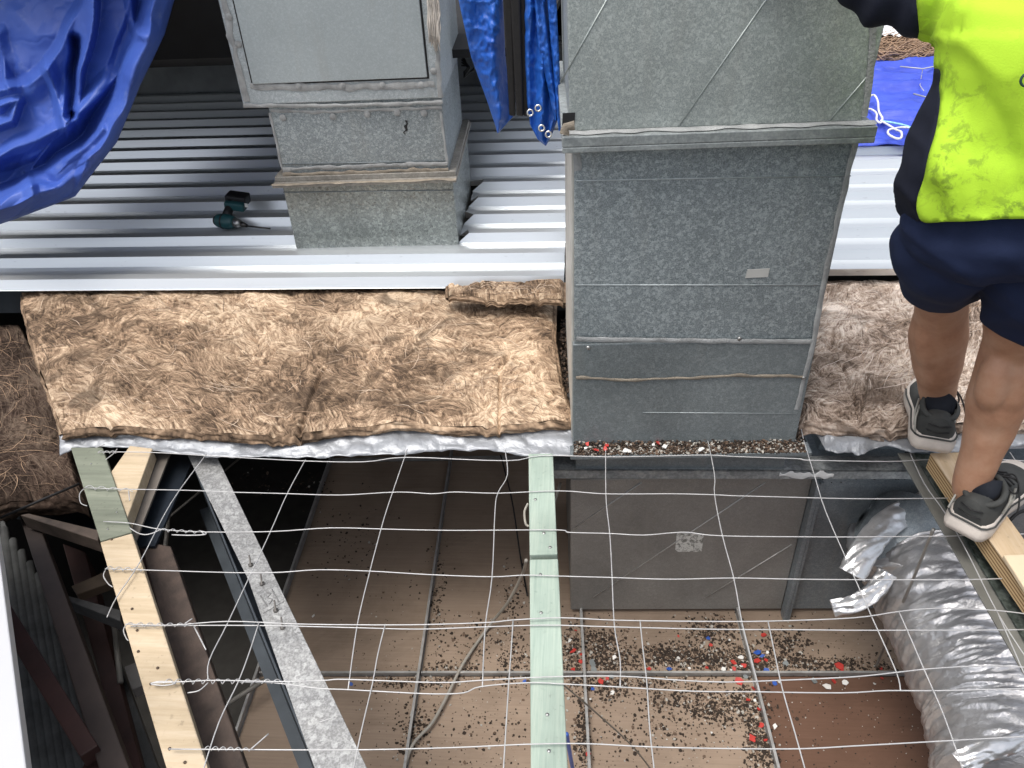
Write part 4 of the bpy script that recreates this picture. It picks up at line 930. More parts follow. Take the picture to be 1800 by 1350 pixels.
wire(rootn, [(222, 1098), (217, 1108), (222, 1122), (226, 1126)], -.01, .0013, 'wire_end'); wire(rootn, [(265, 1202), (280, 1198), (310, 1200), (290, 1205), (266, 1203)], ZW + .004, .0014, 'wire_end')
wire(rootn, [(341, 1101), (362, 1142)], ZW + .01, .0014, 'wire_end'); wire(rootn, [(325, 1096), (338, 1087)], ZW + .02, .0013, 'wire_end'); wire(rootn, [(440, 1318), (472, 1290)], ZW + .01, .0013, 'wire_end')
wire(rootn, [(330, 1218), (350, 1214), (366, 1200)], ZW + .01, .0012, 'wire_end'); wire(rootn, [(560, 1270), (590, 1260)], -.03, .001, 'wire_end')

# ================================================================ FLEXIBLE DUCT, CABLES, DEBRIS
rootd = thing('flexible_duct', gp(1700, 1150, -.8), 'crinkled silver flexible duct curving down the lower right', 'flexible duct')
zc = -.46
ctr = smooth_path([gp(1600, 925, -.36), gp(1628, 985, zc), gp(1668, 1060, zc), gp(1712, 1140, zc), gp(1752, 1225, zc), gp(1782, 1300, zc), gp(1800, 1400, zc)], 34)
rad = (gp(1628, 985, zc) - gp(1530, 1010, zc)).length * .98
def fxx(i, a):
    th = a * 6.283; s = i * .02
    u_ = i + 9 * math.sin(th + .6) ; c_, s_ = math.cos(th), math.sin(th)
    a1 = abs(fb(u_ * .11, c_ * 1.3, s_ * 1.3, 4)); a2 = abs(fb(u_ * .27 + 7, c_ * 2.2, s_ * 2.2, 3))
    w = .05 * max(0, .32 - a1) * 2.2 + .022 * max(0, .3 - a2) * 2 + .03 * fb(u_ * .05, c_, s_, 2) + .011 * math.sin(u_ * .72)
    for k_ in (88, 150, 172): w -= .045 * max(0, 1 - abs(u_ - k_) / 4)
    return 1 + w - .02
MB().tube(ctr, [rad] * len(ctr), 110, fx=fxx).build('duct_skin', FOILT, rootd)
# bright foil tape collar and loose tails
def band(ca, cb, r0, nm, s=3, a0=0, a1=1):
    mb = MB(); A, B = ca, cb; d = (B - A).normalized(); p = d.orthogonal().normalized(); q = d.cross(p)
    def fn(u, v):
        th = lerp(a0, a1, u) * 6.283; rr = r0 * (1.03 + .05 * fb(math.cos(th) * 3, math.sin(th) * 3 + v * 4, s, 3) + .03 * v); c = A.lerp(B, v); return c + (p * math.cos(th) + q * math.sin(th)) * rr
    mb.grid(90, 16, fn); return mb.build(nm, FOILB, rootd, solid=.001)
def strip(pts, w, nm, tw=0):
    P = smooth_path(pts, 10); mb = MB(); n = len(P) - 1
    def fn(u, v):
        i = min(n, int(round(u * n))); p = P[i]; t = (P[min(i + 1, n)] - P[max(i - 1, 0)]).normalized(); vw = (O - p).normalized(); s = t.cross(vw).normalized()
        ww = w[0] + (w[1] - w[0]) * u; c = crumple(p.x * 1.2, v * .2 + p.y, 1.0, 6) * .03
        return p + s * ww * (v - .5) * (1 + .12 * nz(i * .4, v)) + vw * (c + .012 * math.sin(v * 3.1))
    mb.grid(n, 12, fn); return mb.build(nm, FOILB, rootd, solid=.001)
strip([gp(1665, 872, -.30), gp(1610, 893, -.29), gp(1560, 920, -.28), gp(1524, 962, -.28), gp(1497, 1010, -.31)], (.075, .07), 'foil_tape')
strip([gp(1560, 1005, -.34), gp(1540, 1035, -.36), gp(1505, 1060, -.38), gp(1463, 1070, -.40)], (.05, .045), 'foil_tape')
strip([gp(1820, 1290, -.29), gp(1770, 1310, -.27), gp(1720, 1325, -.27), gp(1690, 1345, -.28)], (.03, .05), 'foil_tape')
MB().tube([D3.px(1560, 985, .06), gp(1585, 950, -.36), gp(1602, 930, -.36)], [rad * .62, rad * .68, rad * .7], 40).build('collar', GN, rootd)

def cablepx(pts, r, mat, label, nm='cable', k=8): return tag(MB().tube(smooth_path([gp(*p) for p in pts], k), r, 8).build(nm, mat), label, 'cable')
cablepx([(925, 985, -.3), (918, 1010, -.5), (892, 1060, -.7), (860, 1100, -.86), (815, 1165, -.86), (790, 1215, -.86), (760, 1270, -.86), (725, 1310, -.86), (705, 1370, -.86)], .005, CABLE, 'pale grey cable lying across the ceiling left of the centre batten')
cablepx([(986, 1200, -.3), (1050, 1255, -.5), (1110, 1310, -.7), (1150, 1360, -.86)], .0022, m_plain('dim_wire', (.2, .18, .15), .5), 'thin grey hanger wire right of the green batten foot', 'hanger_wire')
cablepx([(996, 1290, -.4), (1001, 1320, -.5), (1010, 1370, -.7)], .005, m_plain('blue_cable_skin', (.05, .12, .45), .4), 'short blue cable end beside the foot of the green batten')
cablepx([(880, 800, -.5), (900, 880, -.7), (915, 980, -.86), (927, 1047, -.86)], .003, BLACK, 'thin black cable sloping over the ceiling behind the centre batten')
cablepx([(1641, 930, -.05), (1600, 1030, -.3), (1565, 1110, -.6), (1540, 1172, -.86)], .004, m_plain('rod_grey', (.30, .29, .27), .4, .5), 'thin hanger rod crossing in front of the silver flexible duct', 'hanger_rod')
cablepx([(1775, 915, -.02), (1788, 903, -.01), (1808, 896, -.01), (1830, 900, -.01)], .004, BLACK, 'black cable loop at the right photo edge beside the plank')
cablepx([(966, 905, -.1), (975, 880, -.12), (985, 850, -.2)], .004, CABLE, 'short grey cable stub behind the centre batten')
cablepx([(928, 885, -.04), (922, 900, -.05), (924, 920, -.05), (929, 925, -.04)], .003, CABLE, 'small loop of grey wire at the left edge of the centre batten')

rnd = random.Random(11)
def chunk(mb, p, s, flat=.45, m=0):
    n = rnd.randint(4, 6); r = [s * rnd.uniform(.55, 1.15) for _ in range(n)]; a0 = rnd.random() * 6; h = s * flat * rnd.uniform(.5, 1.3)
    tx, ty = rnd.gauss(0, .25), rnd.gauss(0, .25)
    b = [p + Vector((r[i] * math.cos(a0 + 6.283 * i / n), r[i] * math.sin(a0 + 6.283 * i / n), 0)) for i in range(n)]
    t = [q + Vector((0, 0, h + tx * (q.x - p.x) + ty * (q.y - p.y))) for q in b]
    b = [q + Vector((0, 0, .15 * h + tx * (q.x - p.x) + ty * (q.y - p.y))) for q in b]; mb.prism(t, b, m)
DIRT = [m_plain('dirt_dark', (.035, .024, .017), .95, 0, .5, 60), m_plain('dirt_brown', (.12, .08, .055), .95, 0, .5, 60), m_plain('dirt_pale', (.40, .38, .34), .9, 0, .3, 60)]
mb = MB()
clusters = [(1055, 1130, 28, 22, 420), (1075, 1165, 40, 22, 420), (1190, 1155, 60, 20, 1100), (1250, 1110, 40, 22, 500), (1290, 1160, 60, 22, 900), (1380, 1130, 40, 22, 380), (1400, 1165, 90, 13, 600), (1100, 1200, 120, 10, 350),
            (1200, 1230, 70, 25, 420), (1300, 1240, 50, 35, 650), (1240, 1250, 30, 12, 200), (1330, 1300, 18, 45, 420), (1025, 1290, 12, 60, 340), (1070, 1215, 30, 18, 200), (1005, 1150, 14, 60, 400), (1500, 1170, 80, 14, 260), (1610, 1140, 22, 40, 220),
            (770, 1060, 14, 90, 200), (790, 1180, 60, 16, 260), (840, 1130, 50, 40, 170), (900, 1160, 30, 50, 260), (900, 1050, 20, 40, 130), (720, 1200, 80, 10, 200), (730, 1280, 26, 50, 240), (620, 950, 60, 80, 140), (700, 1000, 90, 90, 60), (1150, 1290, 110, 40, 260), (850, 1290, 80, 40, 110), (1350, 1330, 20, 30, 160), (1640, 1240, 16, 40, 120), (960, 1180, 40, 60, 200), (1070, 1150, 90, 40, 300), (540, 850, 30, 20, 90), (450, 850, 40, 25, 80)]
for cx, cy, sx, sy, n in clusters:
    for i in range(n):
        x = cx + rnd.gauss(0, sx * .6); y = cy + rnd.gauss(0, sy * .6); s = rnd.choice((.0018, .0022, .003, .004, .0055)) * rnd.uniform(.7, 1.2)
        p = gp(x, y, ZC + .0005); chunk(mb, p, s, .5, rnd.choices((0, 1, 2), (.72, .2, .08))[0])
for i in range(1500):
    p = gp(rnd.uniform(620, 1640), rnd.uniform(1075, 1350), ZC + .0005); chunk(mb, p, rnd.uniform(.0012, .003), .5, rnd.choices((0, 1, 2), (.6, .2, .2))[0])
tag(mb.build('dirt', DIRT), 'fine dark dirt and grit scattered over the ceiling tiles', 'dirt', None, 'stuff')
mb = MB()
for i in range(3600):
    t = rnd.random(); b = -rnd.random() ** .8 * .042; hh = (1 - abs(b) / .042) * .018 * (1.2 - t * .5)
    chunk(mb, D2.pt(lerp(al, W2 + .02, t), b, z797 + rnd.random() * hh), rnd.uniform(.0018, .0045), .7, rnd.choices((0, 1, 2), (.5, .33, .17))[0])
tag(mb.build('dirt', DIRT), 'gritty rubble heaped along the ledge at the foot of the large duct', 'dirt', None, 'stuff')
mb = MB()
for i in range(900):
    x = rnd.uniform(1440, 1640); y = rnd.gauss(828, 6); chunk(mb, gp(x, y, tp + .002), rnd.uniform(.0015, .004), .6, rnd.choices((0, 1), (.8, .2))[0])
for i in range(500):
    chunk(mb, gp(rnd.uniform(985, 1002), rnd.uniform(560, 760), -.02), rnd.uniform(.002, .006), .6, rnd.choices((0, 1), (.6, .4))[0])
tag(mb.build('dirt', DIRT), 'crumbs of dirt beside the large duct and on the box top', 'dirt', None, 'stuff')
CHIP = {'red': m_plain('red_flake', (.50, .045, .035), .6, 0, .2), 'white': m_plain('white_flake', (.74, .73, .70), .6, 0, .1), 'blue': m_plain('blue_flake', (.03, .10, .42), .5, 0, .2), 'grey': m_plain('grey_flake', (.20, .22, .22), .7, 0, .2)}
def spot(px, py):
    r_ = 'in the upper dirt band' if py < 1140 else ('behind the cross bar' if py < 1187 else ('before the cross bar' if py < 1225 else 'near the photo bottom'))
    c_ = 'left of the green batten' if px < 930 else ('beside the green batten' if px < 1035 else ('right of the first tile joint' if px < 1120 else ('mid tile' if px < 1230 else ('at the second tile joint' if px < 1356 else ('on the brown tiles to the right' if px < 1560 else 'near the silver duct')))))
    return r_ + ', ' + c_
def chip(px, py, c, s, z=ZC + .003, where='on the ceiling tiles'):
    mb = MB(); chunk(mb, gp(px, py, z) if z is not None else px, s * .0008, .2); o = mb.build('plastic_chip', CHIP[c])
    tag(o, '%s %s chip %s' % ('larger' if s > 13 else 'small', c, spot(px, py)), 'chip', '%s chips %s' % (c, where))
for px, py, c, s in ((1007, 1144, 'red', 15), (1022, 1150, 'red', 10), (1007, 1176, 'red', 14), (1022, 1163, 'red', 12), (1055, 1198, 'red', 15), (1067, 1193, 'red', 10), (1142, 1176, 'red', 14), (1242, 1173, 'red', 9), (1290, 1165, 'red', 14), (1290, 1176, 'red', 11),
    (1308, 1170, 'red', 13), (1330, 1162, 'red', 15), (1346, 1160, 'red', 11), (1342, 1117, 'red', 13), (1298, 1198, 'red', 20), (1324, 1210, 'red', 12), (1316, 1230, 'red', 11), (1333, 1246, 'red', 11), (1338, 1275, 'red', 12), (1323, 1299, 'red', 17), (1345, 1301, 'red', 11),
    (1033, 1326, 'red', 12), (1475, 1172, 'red', 18), (1465, 1197, 'red', 15), (1480, 1178, 'red', 10), (1549, 1176, 'red', 10), (1550, 1192, 'red', 9), (1630, 1208, 'red', 9), (1192, 1118, 'red', 7), (1012, 1108, 'red', 8), (1250, 1134, 'red', 10), (985, 1202, 'red', 8), (842, 933, 'red', 9),
    (1001, 1127, 'white', 10), (1018, 1146, 'white', 9), (1081, 1156, 'white', 11), (1076, 1217, 'white', 11), (1038, 1229, 'white', 8), (1193, 1157, 'white', 9), (1272, 1177, 'white', 12), (1302, 1156, 'white', 13), (1302, 1170, 'white', 10), (1349, 1147, 'white', 8), (1370, 1199, 'white', 10),
    (1454, 1207, 'white', 17), (1485, 1199, 'white', 14), (1251, 1288, 'white', 6), (1327, 1232, 'white', 9), (1212, 1175, 'white', 8), (1592, 1175, 'white', 11), (1537, 1202, 'white', 7), (1362, 1276, 'white', 14), (551, 1083, 'white', 9), (1283, 1125, 'white', 7), (1285, 1178, 'white', 8),
    (1176, 1176, 'blue', 15), (1332, 1148, 'blue', 17), (1340, 1153, 'blue', 12), (1348, 1181, 'blue', 15), (1362, 1202, 'blue', 13), (1042, 1211, 'blue', 11), (1245, 1122, 'blue', 10), (922, 1197, 'blue', 8), (1642, 1243, 'blue', 13), (1637, 1232, 'blue', 8), (617, 1203, 'blue', 9), (1214, 1180, 'blue', 7),
    (1042, 1165, 'grey', 22), (1044, 1178, 'grey', 18), (1430, 1197, 'grey', 18), (1380, 1166, 'grey', 13), (1075, 1188, 'grey', 13), (1310, 1190, 'grey', 13)):
    chip(px, py, c, s)
for t, b, c, s in ((.06, -.02, 'red', 9), (.10, -.06, 'red', 10), (.15, -.03, 'red', 7), (.385, -.02, 'red', 8), (.41, -.045, 'white', 9), (.23, -.07, 'white', 10), (.245, -.072, 'white', 8), (.36, -.03, 'white', 5), (.57, -.068, 'white', 8), (.055, -.045, 'white', 6), (.14, -.05, 'red', 6)):
    mb = MB(); chunk(mb, D2.pt(lerp(al, W2, t), b * .58, z797 + .012), s * .001, .3); o = mb.build('plastic_chip', CHIP[c]); tag(o, 'small %s chip in the rubble on the ledge of the large duct' % c, 'chip', '%s chips on the duct ledge' % c)

# ================================================================ IMPACT DRIVER
TEAL = m_plain('teal_plastic', (.015, .075, .085), .45, 0, .15, 20, .1); RUB = m_plain('black_plastic', (.012, .012, .014), .5, 0, .2, 30, .1)
roott = thing('impact_driver', gy(415, 400, 2.80), 'teal and black cordless impact driver with a long bit on the roof sheets', 'power tool')
def dp(x, y, off=0): return gy(x, y, lerp(2.98, 2.80, (y - 340) / 62) - off)
mb = MB(); A_, B_ = dp(379, 387), dp(412, 391); k_ = [A_.lerp(B_, t) for t in (0, .12, .35, .7, .9, 1)]
mb.tube(k_, [.016, .026, .030, .030, .026, .022], 18); mb.build('motor_housing', TEAL, roott)
mb = MB(); mb.tube([A_ + (A_ - B_) * .03, A_.lerp(B_, .08)], [.018, .024], 18); mb.tube([A_.lerp(B_, .38), A_.lerp(B_, .46)], [.031, .031], 18); mb.build('rubber_grip', RUB, roott)
mb = MB(); mb.tube([B_, dp(419, 393), dp(424, 394)], [.020, .018, .013], 16); mb.build('nose', m_plain('tool_nose', (.42, .42, .41), .3, .9), roott)
mb = MB(); mb.tube([dp(424, 394), dp(427, 395), dp(434, 397)], [.011, .011, .007], 14); mb.tube([dp(434, 397), dp(475, 402)], .0035, 8); mb.build('bit', m_plain('bit_steel', (.08, .075, .07), .35, .8), roott)
mb = MB(); mb.tube([dp(397, 384), dp(401, 372), dp(405, 362), dp(408, 354)], [.021, .018, .018, .023], 14); mb.build('handle', RUB, roott)
ax = (dp(440, 352) - dp(398, 346)).normalized(); nY = Vector((0, -1, 0)); up_ = ax.cross(nY).normalized(); mt = Matrix((ax, nY, up_)).transposed()
if mt.determinant() < 0: mt = Matrix((ax, -nY, up_)).transposed()
mb = MB(); mb.box(dp(415, 360, .0), .088, .062, .034, rot=mt); mb.build('base', TEAL, roott, .008)
mb = MB(); mb.box(dp(418, 349, .0), .092, .068, .04, rot=mt); mb.build('battery', RUB, roott, .006)
mb = MB(); mb.box(dp(433, 361, .037), .014, .002, .016, rot=mt); mb.build('label', m_plain('tool_label', (.6, .6, .58), .5), roott)
# ================================================================ THE WORKER
def remesh(mb, vox, sm=6):
    me = bpy.data.meshes.new('tmp'); me.from_pydata([tuple(v) for v in mb.v], [], mb.f)
    bm = bmesh.new(); bm.from_mesh(me); bmesh.ops.recalc_face_normals(bm, faces=bm.faces); bm.to_mesh(me); bm.free()
    o = bpy.data.objects.new('tmp', me); col.objects.link(o)
    r = o.modifiers.new('r', 'REMESH'); r.mode = 'VOXEL'; r.voxel_size = vox
    s = o.modifiers.new('s', 'SMOOTH'); s.iterations = sm; s.factor = .5
    dg = bpy.context.evaluated_depsgraph_get(); ev = o.evaluated_get(dg); m2 = ev.to_mesh()
    out = MB(); out.v = [v.co.copy() for v in m2.vertices]; out.f = [tuple(p.vertices) for p in m2.polygons]; out.m = [0] * len(out.f); out.sm = [True] * len(out.f)
    nr = [v.normal.copy() for v in m2.vertices]
    ev.to_mesh_clear(); bpy.data.objects.remove(o); bpy.data.meshes.remove(me)
    return out, nr
def pxm(p):                       # photo pixels per metre at a point
    d = p - O; c = Vector((EX.z, EY.z, EZ.z)); return F / d.dot(c)
def J(x, y, Y, rp): p = gy(x, y, Y); return (p, rp / pxm(p))
def limb(mb, js, k=5, n=20, sq=None):
    P = smooth_path([j[0] for j in js], k); r = []
    for i in range(len(js) - 1):
        for q in range(k): t = q / k; t = t * t * (3 - 2 * t); r.append(lerp(js[i][1], js[i + 1][1], t))
    r.append(js[-1][1]); mb.tube(P, r, n); mb_cap(mb, P[0], r[0]); mb_cap(mb, P[-1], r[-1])
def mb_cap(mb, p, r, n=14):
    vs = []; fs = []; m = 8
    for i in range(m + 1):
        a = math.pi * i / m
        for j in range(n): b = 6.28318 * j / n; vs.append(p + Vector((math.sin(a) * math.cos(b), math.sin(a) * math.sin(b), math.cos(a))) * (r * .97 + 1e-4))
    for i in range(m):
        for j in range(n): fs.append((i * n + j, i * n + (j + 1) % n, (i + 1) * n + (j + 1) % n, (i + 1) * n + j))
    mb.add(vs, fs, 0, True)
def ell(mb, rings, n=36, tw=0):
    vs = []; fs = []
    for c, rx, ry in rings:
        for j in range(n):
            a = 6.28318 * j / n; e = 2.4; ca, sa = math.cos(a), math.sin(a)
            vs.append(c + Vector((math.copysign(abs(ca) ** (2 / e), ca) * rx, math.copysign(abs(sa) ** (2 / e), sa) * ry, 0)))
    for i in range(len(rings) - 1):
        for j in range(n): fs.append((i * n + j, i * n + (j + 1) % n, (i + 1) * n + (j + 1) % n, (i + 1) * n + j))
    fs += [tuple(range(n)), tuple(range((len(rings) - 1) * n, len(rings) * n))]; mb.add(vs, fs, 0, True)
def E(x, y, Y, rp, ry): p = gy(x, y, Y); return (p, rp / pxm(p), ry)
SK = NT('skin'); n_ = SK.noise(14, 7, rough=.65); SK.base(SK.ramp(n_, [(.3, (.38, .185, .11)), (.5, (.49, .265, .165)), (.72, (.56, .34, .23))])); SK.set(.48, 0, .4); SK.b.inputs['Subsurface Weight'].default_value = .12
SK.b.inputs['Subsurface Radius'].default_value = (.02, .008, .004); SK.b.inputs['Subsurface Scale'].default_value = .3; SK.bump(SK.noise(160, 3), .12, .001)
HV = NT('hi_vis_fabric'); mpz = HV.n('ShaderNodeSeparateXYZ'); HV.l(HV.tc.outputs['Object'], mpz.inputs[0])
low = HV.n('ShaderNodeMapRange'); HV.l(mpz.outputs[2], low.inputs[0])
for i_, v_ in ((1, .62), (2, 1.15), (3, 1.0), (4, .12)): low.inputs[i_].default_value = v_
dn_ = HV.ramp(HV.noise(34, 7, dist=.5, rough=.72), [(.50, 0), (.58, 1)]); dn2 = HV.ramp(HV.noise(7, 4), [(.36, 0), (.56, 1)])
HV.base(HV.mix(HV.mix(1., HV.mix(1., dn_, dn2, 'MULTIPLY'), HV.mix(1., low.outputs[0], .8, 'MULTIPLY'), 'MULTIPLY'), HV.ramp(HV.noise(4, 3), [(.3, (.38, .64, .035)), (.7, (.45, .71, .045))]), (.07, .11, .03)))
HV.set(.8, 0, .2); HV.bump(HV.mix(.3, HV.noise(9, 4), HV.noise(380, 1)), .25, .004)
def cloth(name, a, b):
    t = NT(name); t.base(t.ramp(t.noise(12, 6), [(.3, a), (.7, b)])); t.set(.85, 0, .25); t.bump(t.mix(.3, t.noise(10, 4), t.noise(420, 1)), .3, .004); return t.mat
NAVY = cloth('navy_shorts', (.010, .017, .048), (.016, .026, .07)); DNAVY = cloth('dark_navy_fabric', (.007, .009, .018), (.014, .017, .032))
rootp = thing('person', gy(1740, 900, 1.32), 'worker seen from behind in hi vis yellow shirt, navy shorts and grey trainers', 'person')
bm_ = MB()
limb(bm_, [J(1708, 880, 1.285, 26), J(1706, 850, 1.285, 29), J(1722, 805, 1.29, 33), J(1742, 745, 1.30, 42), J(1752, 705, 1.30, 49), J(1766, 655, 1.30, 48), J(1779, 605, 1.30, 47), J(1800, 555, 1.27, 62), J(1818, 500, 1.23, 76), J(1825, 440, 1.22, 84)], n=26)
limb(bm_, [J(1652, 745, 1.59, 25), J(1648, 712, 1.58, 25.5), J(1648, 675, 1.57, 32), J(1648, 630, 1.54, 42), J(1649, 590, 1.52, 48), J(1654, 548, 1.49, 43), J(1657, 515, 1.44, 42), J(1668, 470, 1.33, 62), J(1685, 430, 1.24, 74)], n=26)
ell(bm_, [E(1755, 440, 1.22, 140, .085), E(1760, 400, 1.22, 150, .10), E(1775, 330, 1.22, 130, .085), E(1795, 230, 1.23, 128, .085), E(1815, 130, 1.25, 135, .095), E(1830, 40, 1.27, 138, .10), E(1838, -20, 1.28, 120, .085), E(1842, -55, 1.285, 60, .055)])
sL = J(1752, -22, 1.29, 50); limb(bm_, [sL, J(1670, -12, 1.34, 43), J(1570, -12, 1.40, 36), J(1510, -42, 1.44, 34), J(1450, -86, 1.49, 24), J(1428, -100, 1.505, 20)])
sR = J(1930, -15, 1.28, 50); limb(bm_, [sR, J(1985, 70, 1.27, 42), J(2020, 160, 1.24, 36), J(2010, 200, 1.33, 32), J(1990, 225, 1.45, 22), J(1985, 232, 1.48, 18)])
limb(bm_, [J(1842, -50, 1.285, 42), J(1840, -105, 1.31, 38), J(1838, -135, 1.32, 40)])
hc = gy(1836, -205, 1.335); hr = .082
vs = []; fs = []; n = 24; m = 18
for i in range(m + 1):
    a = math.pi * i / m
    for j in range(n):
        b = 6.28318 * j / n; d = Vector((math.sin(a) * math.cos(b) * .86, math.sin(a) * math.sin(b), math.cos(a) * 1.22)); r = hr * (1 - .10 * max(0, -d.z) * (1 + d.y * -.3))
        vs.append(hc + d * r)
for i in range(m):
    for j in range(n): fs.append((i * n + j, i * n + (j + 1) % n, (i + 1) * n + (j + 1) % n, (i + 1) * n + j))
bm_.add(vs, fs, 0, True)
bm_.tube([hc + Vector((0, hr * .9, .012)), hc + Vector((0, hr * 1.16, -.012)), hc + Vector((0, hr * 1.0, -.022))], [.008, .011, .009], 10)     # nose
for s in (-1, 1): bm_.tube([hc + Vector((s * hr * .84, -.004, .018)), hc + Vector((s * hr * .98, -.012, .002)), hc + Vector((s * hr * .84, -.002, -.018))], [.008, .012, .008], 8)
def hand(mb, wrist, d, palm_n, s=.82):
    d = d.normalized(); palm_n = (palm_n - d * palm_n.dot(d)).normalized(); w = d.cross(palm_n)
    for q in (-.5, 0, .5): mb.tube([wrist - d * .01, wrist + d * .04 * s + w * q * .045 * s, wrist + d * .085 * s + w * q * .055 * s], [.017 * s, .018 * s, .014 * s], 12)
    for k, (o, L) in enumerate(((-1.5, .062), (-.5, .074), (.5, .078), (1.5, .070))):
        b = wrist + d * .085 * s + w * o * .0195 * s
        mb.tube([b, b + (d * .42 + palm_n * .06) * L * s, b + (d * .72 + palm_n * .20) * L * s, b + (d * .95 + palm_n * .42) * L * s], [.0098 * s, .0090 * s, .0084 * s, .0068 * s], 10)
    b = wrist + d * .03 * s + w * .030 * s
    mb.tube([b, b + (d * .5 + w * .7 + palm_n * .2) * .035 * s, b + (d * .9 + w * .9 + palm_n * .3) * .05 * s, b + (d * 1.35 + w * .9 + palm_n * .4) * .055 * s], [.013 * s, .011 * s, .0098 * s, .0075 * s], 10)
wl_ = gy(1428, -100, 1.505); hand(bm_, wl_, Vector((-.75, .25, .5)), BV)
wr_ = gy(1985, 232, 1.48); hand(bm_, wr_, Vector((-.2, .9, -.2)), Vector((-.3, 0, -1)))
for js in ([J(1740, 715, 1.272, 16), J(1741, 690, 1.265, 27), J(1750, 655, 1.268, 27), J(1764, 620, 1.280, 18)], [J(1770, 725, 1.272, 14), J(1776, 695, 1.267, 27), J(1786, 655, 1.270, 26), J(1792, 620, 1.280, 17)],
           [J(1640, 650, 1.525, 14), J(1632, 620, 1.500, 23), J(1632, 590, 1.490, 24), J(1640, 562, 1.480, 16)], [J(1662, 655, 1.525, 14), J(1666, 625, 1.500, 22), J(1668, 592, 1.490, 22), J(1668, 562, 1.480, 15)],
           [J(1707, 868, 1.272, 9), J(1712, 820, 1.268, 10), J(1726, 770, 1.272, 13)], [J(1649, 735, 1.575, 9), J(1648, 700, 1.565, 10), J(1648, 665, 1.545, 13)],
           [J(1752, 602, 1.272, 9), J(1745, 570, 1.260, 12), J(1748, 535, 1.245, 13)], [J(1806, 602, 1.272, 9), J(1815, 570, 1.260, 12)]):
    limb(bm_, js, 4, 16)
body, nrm = remesh(bm_, .0048, 16)
body.build('body', SK.mat, rootp)
# hair, eyes, mouth
hb = MB(); vs = []; fs = []
for i in range(13):
    a = math.pi * .56 * i / 12
    for j in range(28):
        b = 6.28318 * j / 28; fr_ = 1.0 if math.sin(b) < .35 else .70; aa = a * fr_
        vs.append(hc + Vector((math.sin(aa) * math.cos(b) * .9, math.sin(aa) * math.sin(b) * 1.03, math.cos(aa) * 1.26)) * hr * 1.05 * (1 + .02 * nz(i * 2.1, j * 1.7)))
for i in range(12):
    for j in range(28): fs.append((i * 28 + j, i * 28 + (j + 1) % 28, (i + 1) * 28 + (j + 1) % 28, (i + 1) * 28 + j))
hb.add(vs, fs, 0, True); hb.build('hair', m_plain('dark_hair', (.03, .02, .014), .8, 0, .3, 90, .8), rootp, solid=.006)
for s in (-1, 1):
    e_ = MB(); mb_cap(e_, hc + Vector((s * .027, hr * .88, .012)), .0095); e_.build('eye', m_plain('eye_white', (.7, .7, .68), .2, 0, .05), rootp)
e_ = MB(); e_.tube([hc + Vector((-.02, hr * .92, -.042)), hc + Vector((0, hr * .97, -.044)), hc + Vector((.02, hr * .92, -.042))], [.002, .005, .002], 8); e_.build('mouth', m_plain('lips', (.30, .10, .08), .5), rootp)

def parts_by(mb, nr, key, push):
    g = {}
    vv = [v + n_ * push(v) for v, n_ in zip(mb.v, nr)]
    for f in mb.f:
        c = sum((mb.v[i] for i in f), Vector()) / len(f); k_ = key(c)
        if k_ is not None: g.setdefault(k_, []).append(f)
    out = {}; done = set()
    for k_, fs_ in g.items():
        ec = {}
        for f in fs_:
            for q in range(len(f)): e2 = tuple(sorted((f[q], f[(q + 1) % len(f)]))); ec[e2] = ec.get(e2, 0) + 1
        nb = {}
        for (a2, b2), n2 in ec.items():
            if n2 == 1: nb.setdefault(a2, []).append(b2); nb.setdefault(b2, []).append(a2)
        for it in range(14):
            nv_ = {i: (vv[i] + sum((vv[j] for j in q), Vector()) / len(q)) / 2 for i, q in nb.items() if i not in done}
            for i, p_ in nv_.items(): vv[i] = p_
        done |= set(nb)
        ids = sorted({i for f in fs_ for i in f}); mp = {i: j for j, i in enumerate(ids)}; m = MB(); m.v = [vv[i] for i in ids]; m.f = [tuple(mp[i] for i in f) for f in fs_]; m.m = [0] * len(fs_); m.sm = [True] * len(fs_); out[k_] = m
    return out
def topx(p):                      # where a point falls in the photograph
    d = p - O; x = d.dot(Vector((EX.x, EY.x, EZ.x))); y = d.dot(Vector((EX.y, EY.y, EZ.y))); z = d.dot(Vector((EX.z, EY.z, EZ.z))); return 900 + F * x / z, 675 + F * y / z
# shorts
sb = MB()
limb(sb, [J(1690, 395, 1.24, 80), J(1672, 430, 1.26, 84), J(1664, 460, 1.32, 71), J(1659, 495, 1.40, 60), J(1657, 524, 1.45, 53)], n=30)
limb(sb, [J(1828, 395, 1.22, 86), J(1826, 440, 1.225, 90), J(1826, 500, 1.245, 86), J(1822, 550, 1.265, 80), J(1818, 600, 1.29, 69)], n=30)
ell(sb, [E(1757, 450, 1.235, 120, .09), E(1757, 425, 1.23, 150, .11), E(1765, 395, 1.225, 156, .115), E(1772, 350, 1.22, 142, .10), E(1777, 320, 1.22, 130, .09)])
sh, nr = remesh(sb, .006, 6)
hemL = gy(1655, 505, 1.42).z; hemR = gy(1815, 572, 1.28).z; midx = gy(1745, 500, 1.26).x; hiL, hiR = 0, 0
def kshort(c):
    if c.x < midx: lim = hemL - (c.x - gy(1655, 505, 1.42).x) * .05 + .006 * nz(c.x * 20, c.y * 20)
    else: lim = hemR + (gy(1800, 572, 1.28).x - c.x) * .25
    return 'shorts' if c.z > lim else None
ps = parts_by(sh, nr, kshort, lambda v: .004 + .011 * fb(v.x * 8, v.z * 7 + v.y * 5, 3, 3) + .006 * max(0, .2 - abs(fb(v.x * 6 + v.z * 9, v.z * 3, 9, 2))) * 4)
so_ = ps['shorts'].build('shorts', NAVY, rootp, solid=.003)
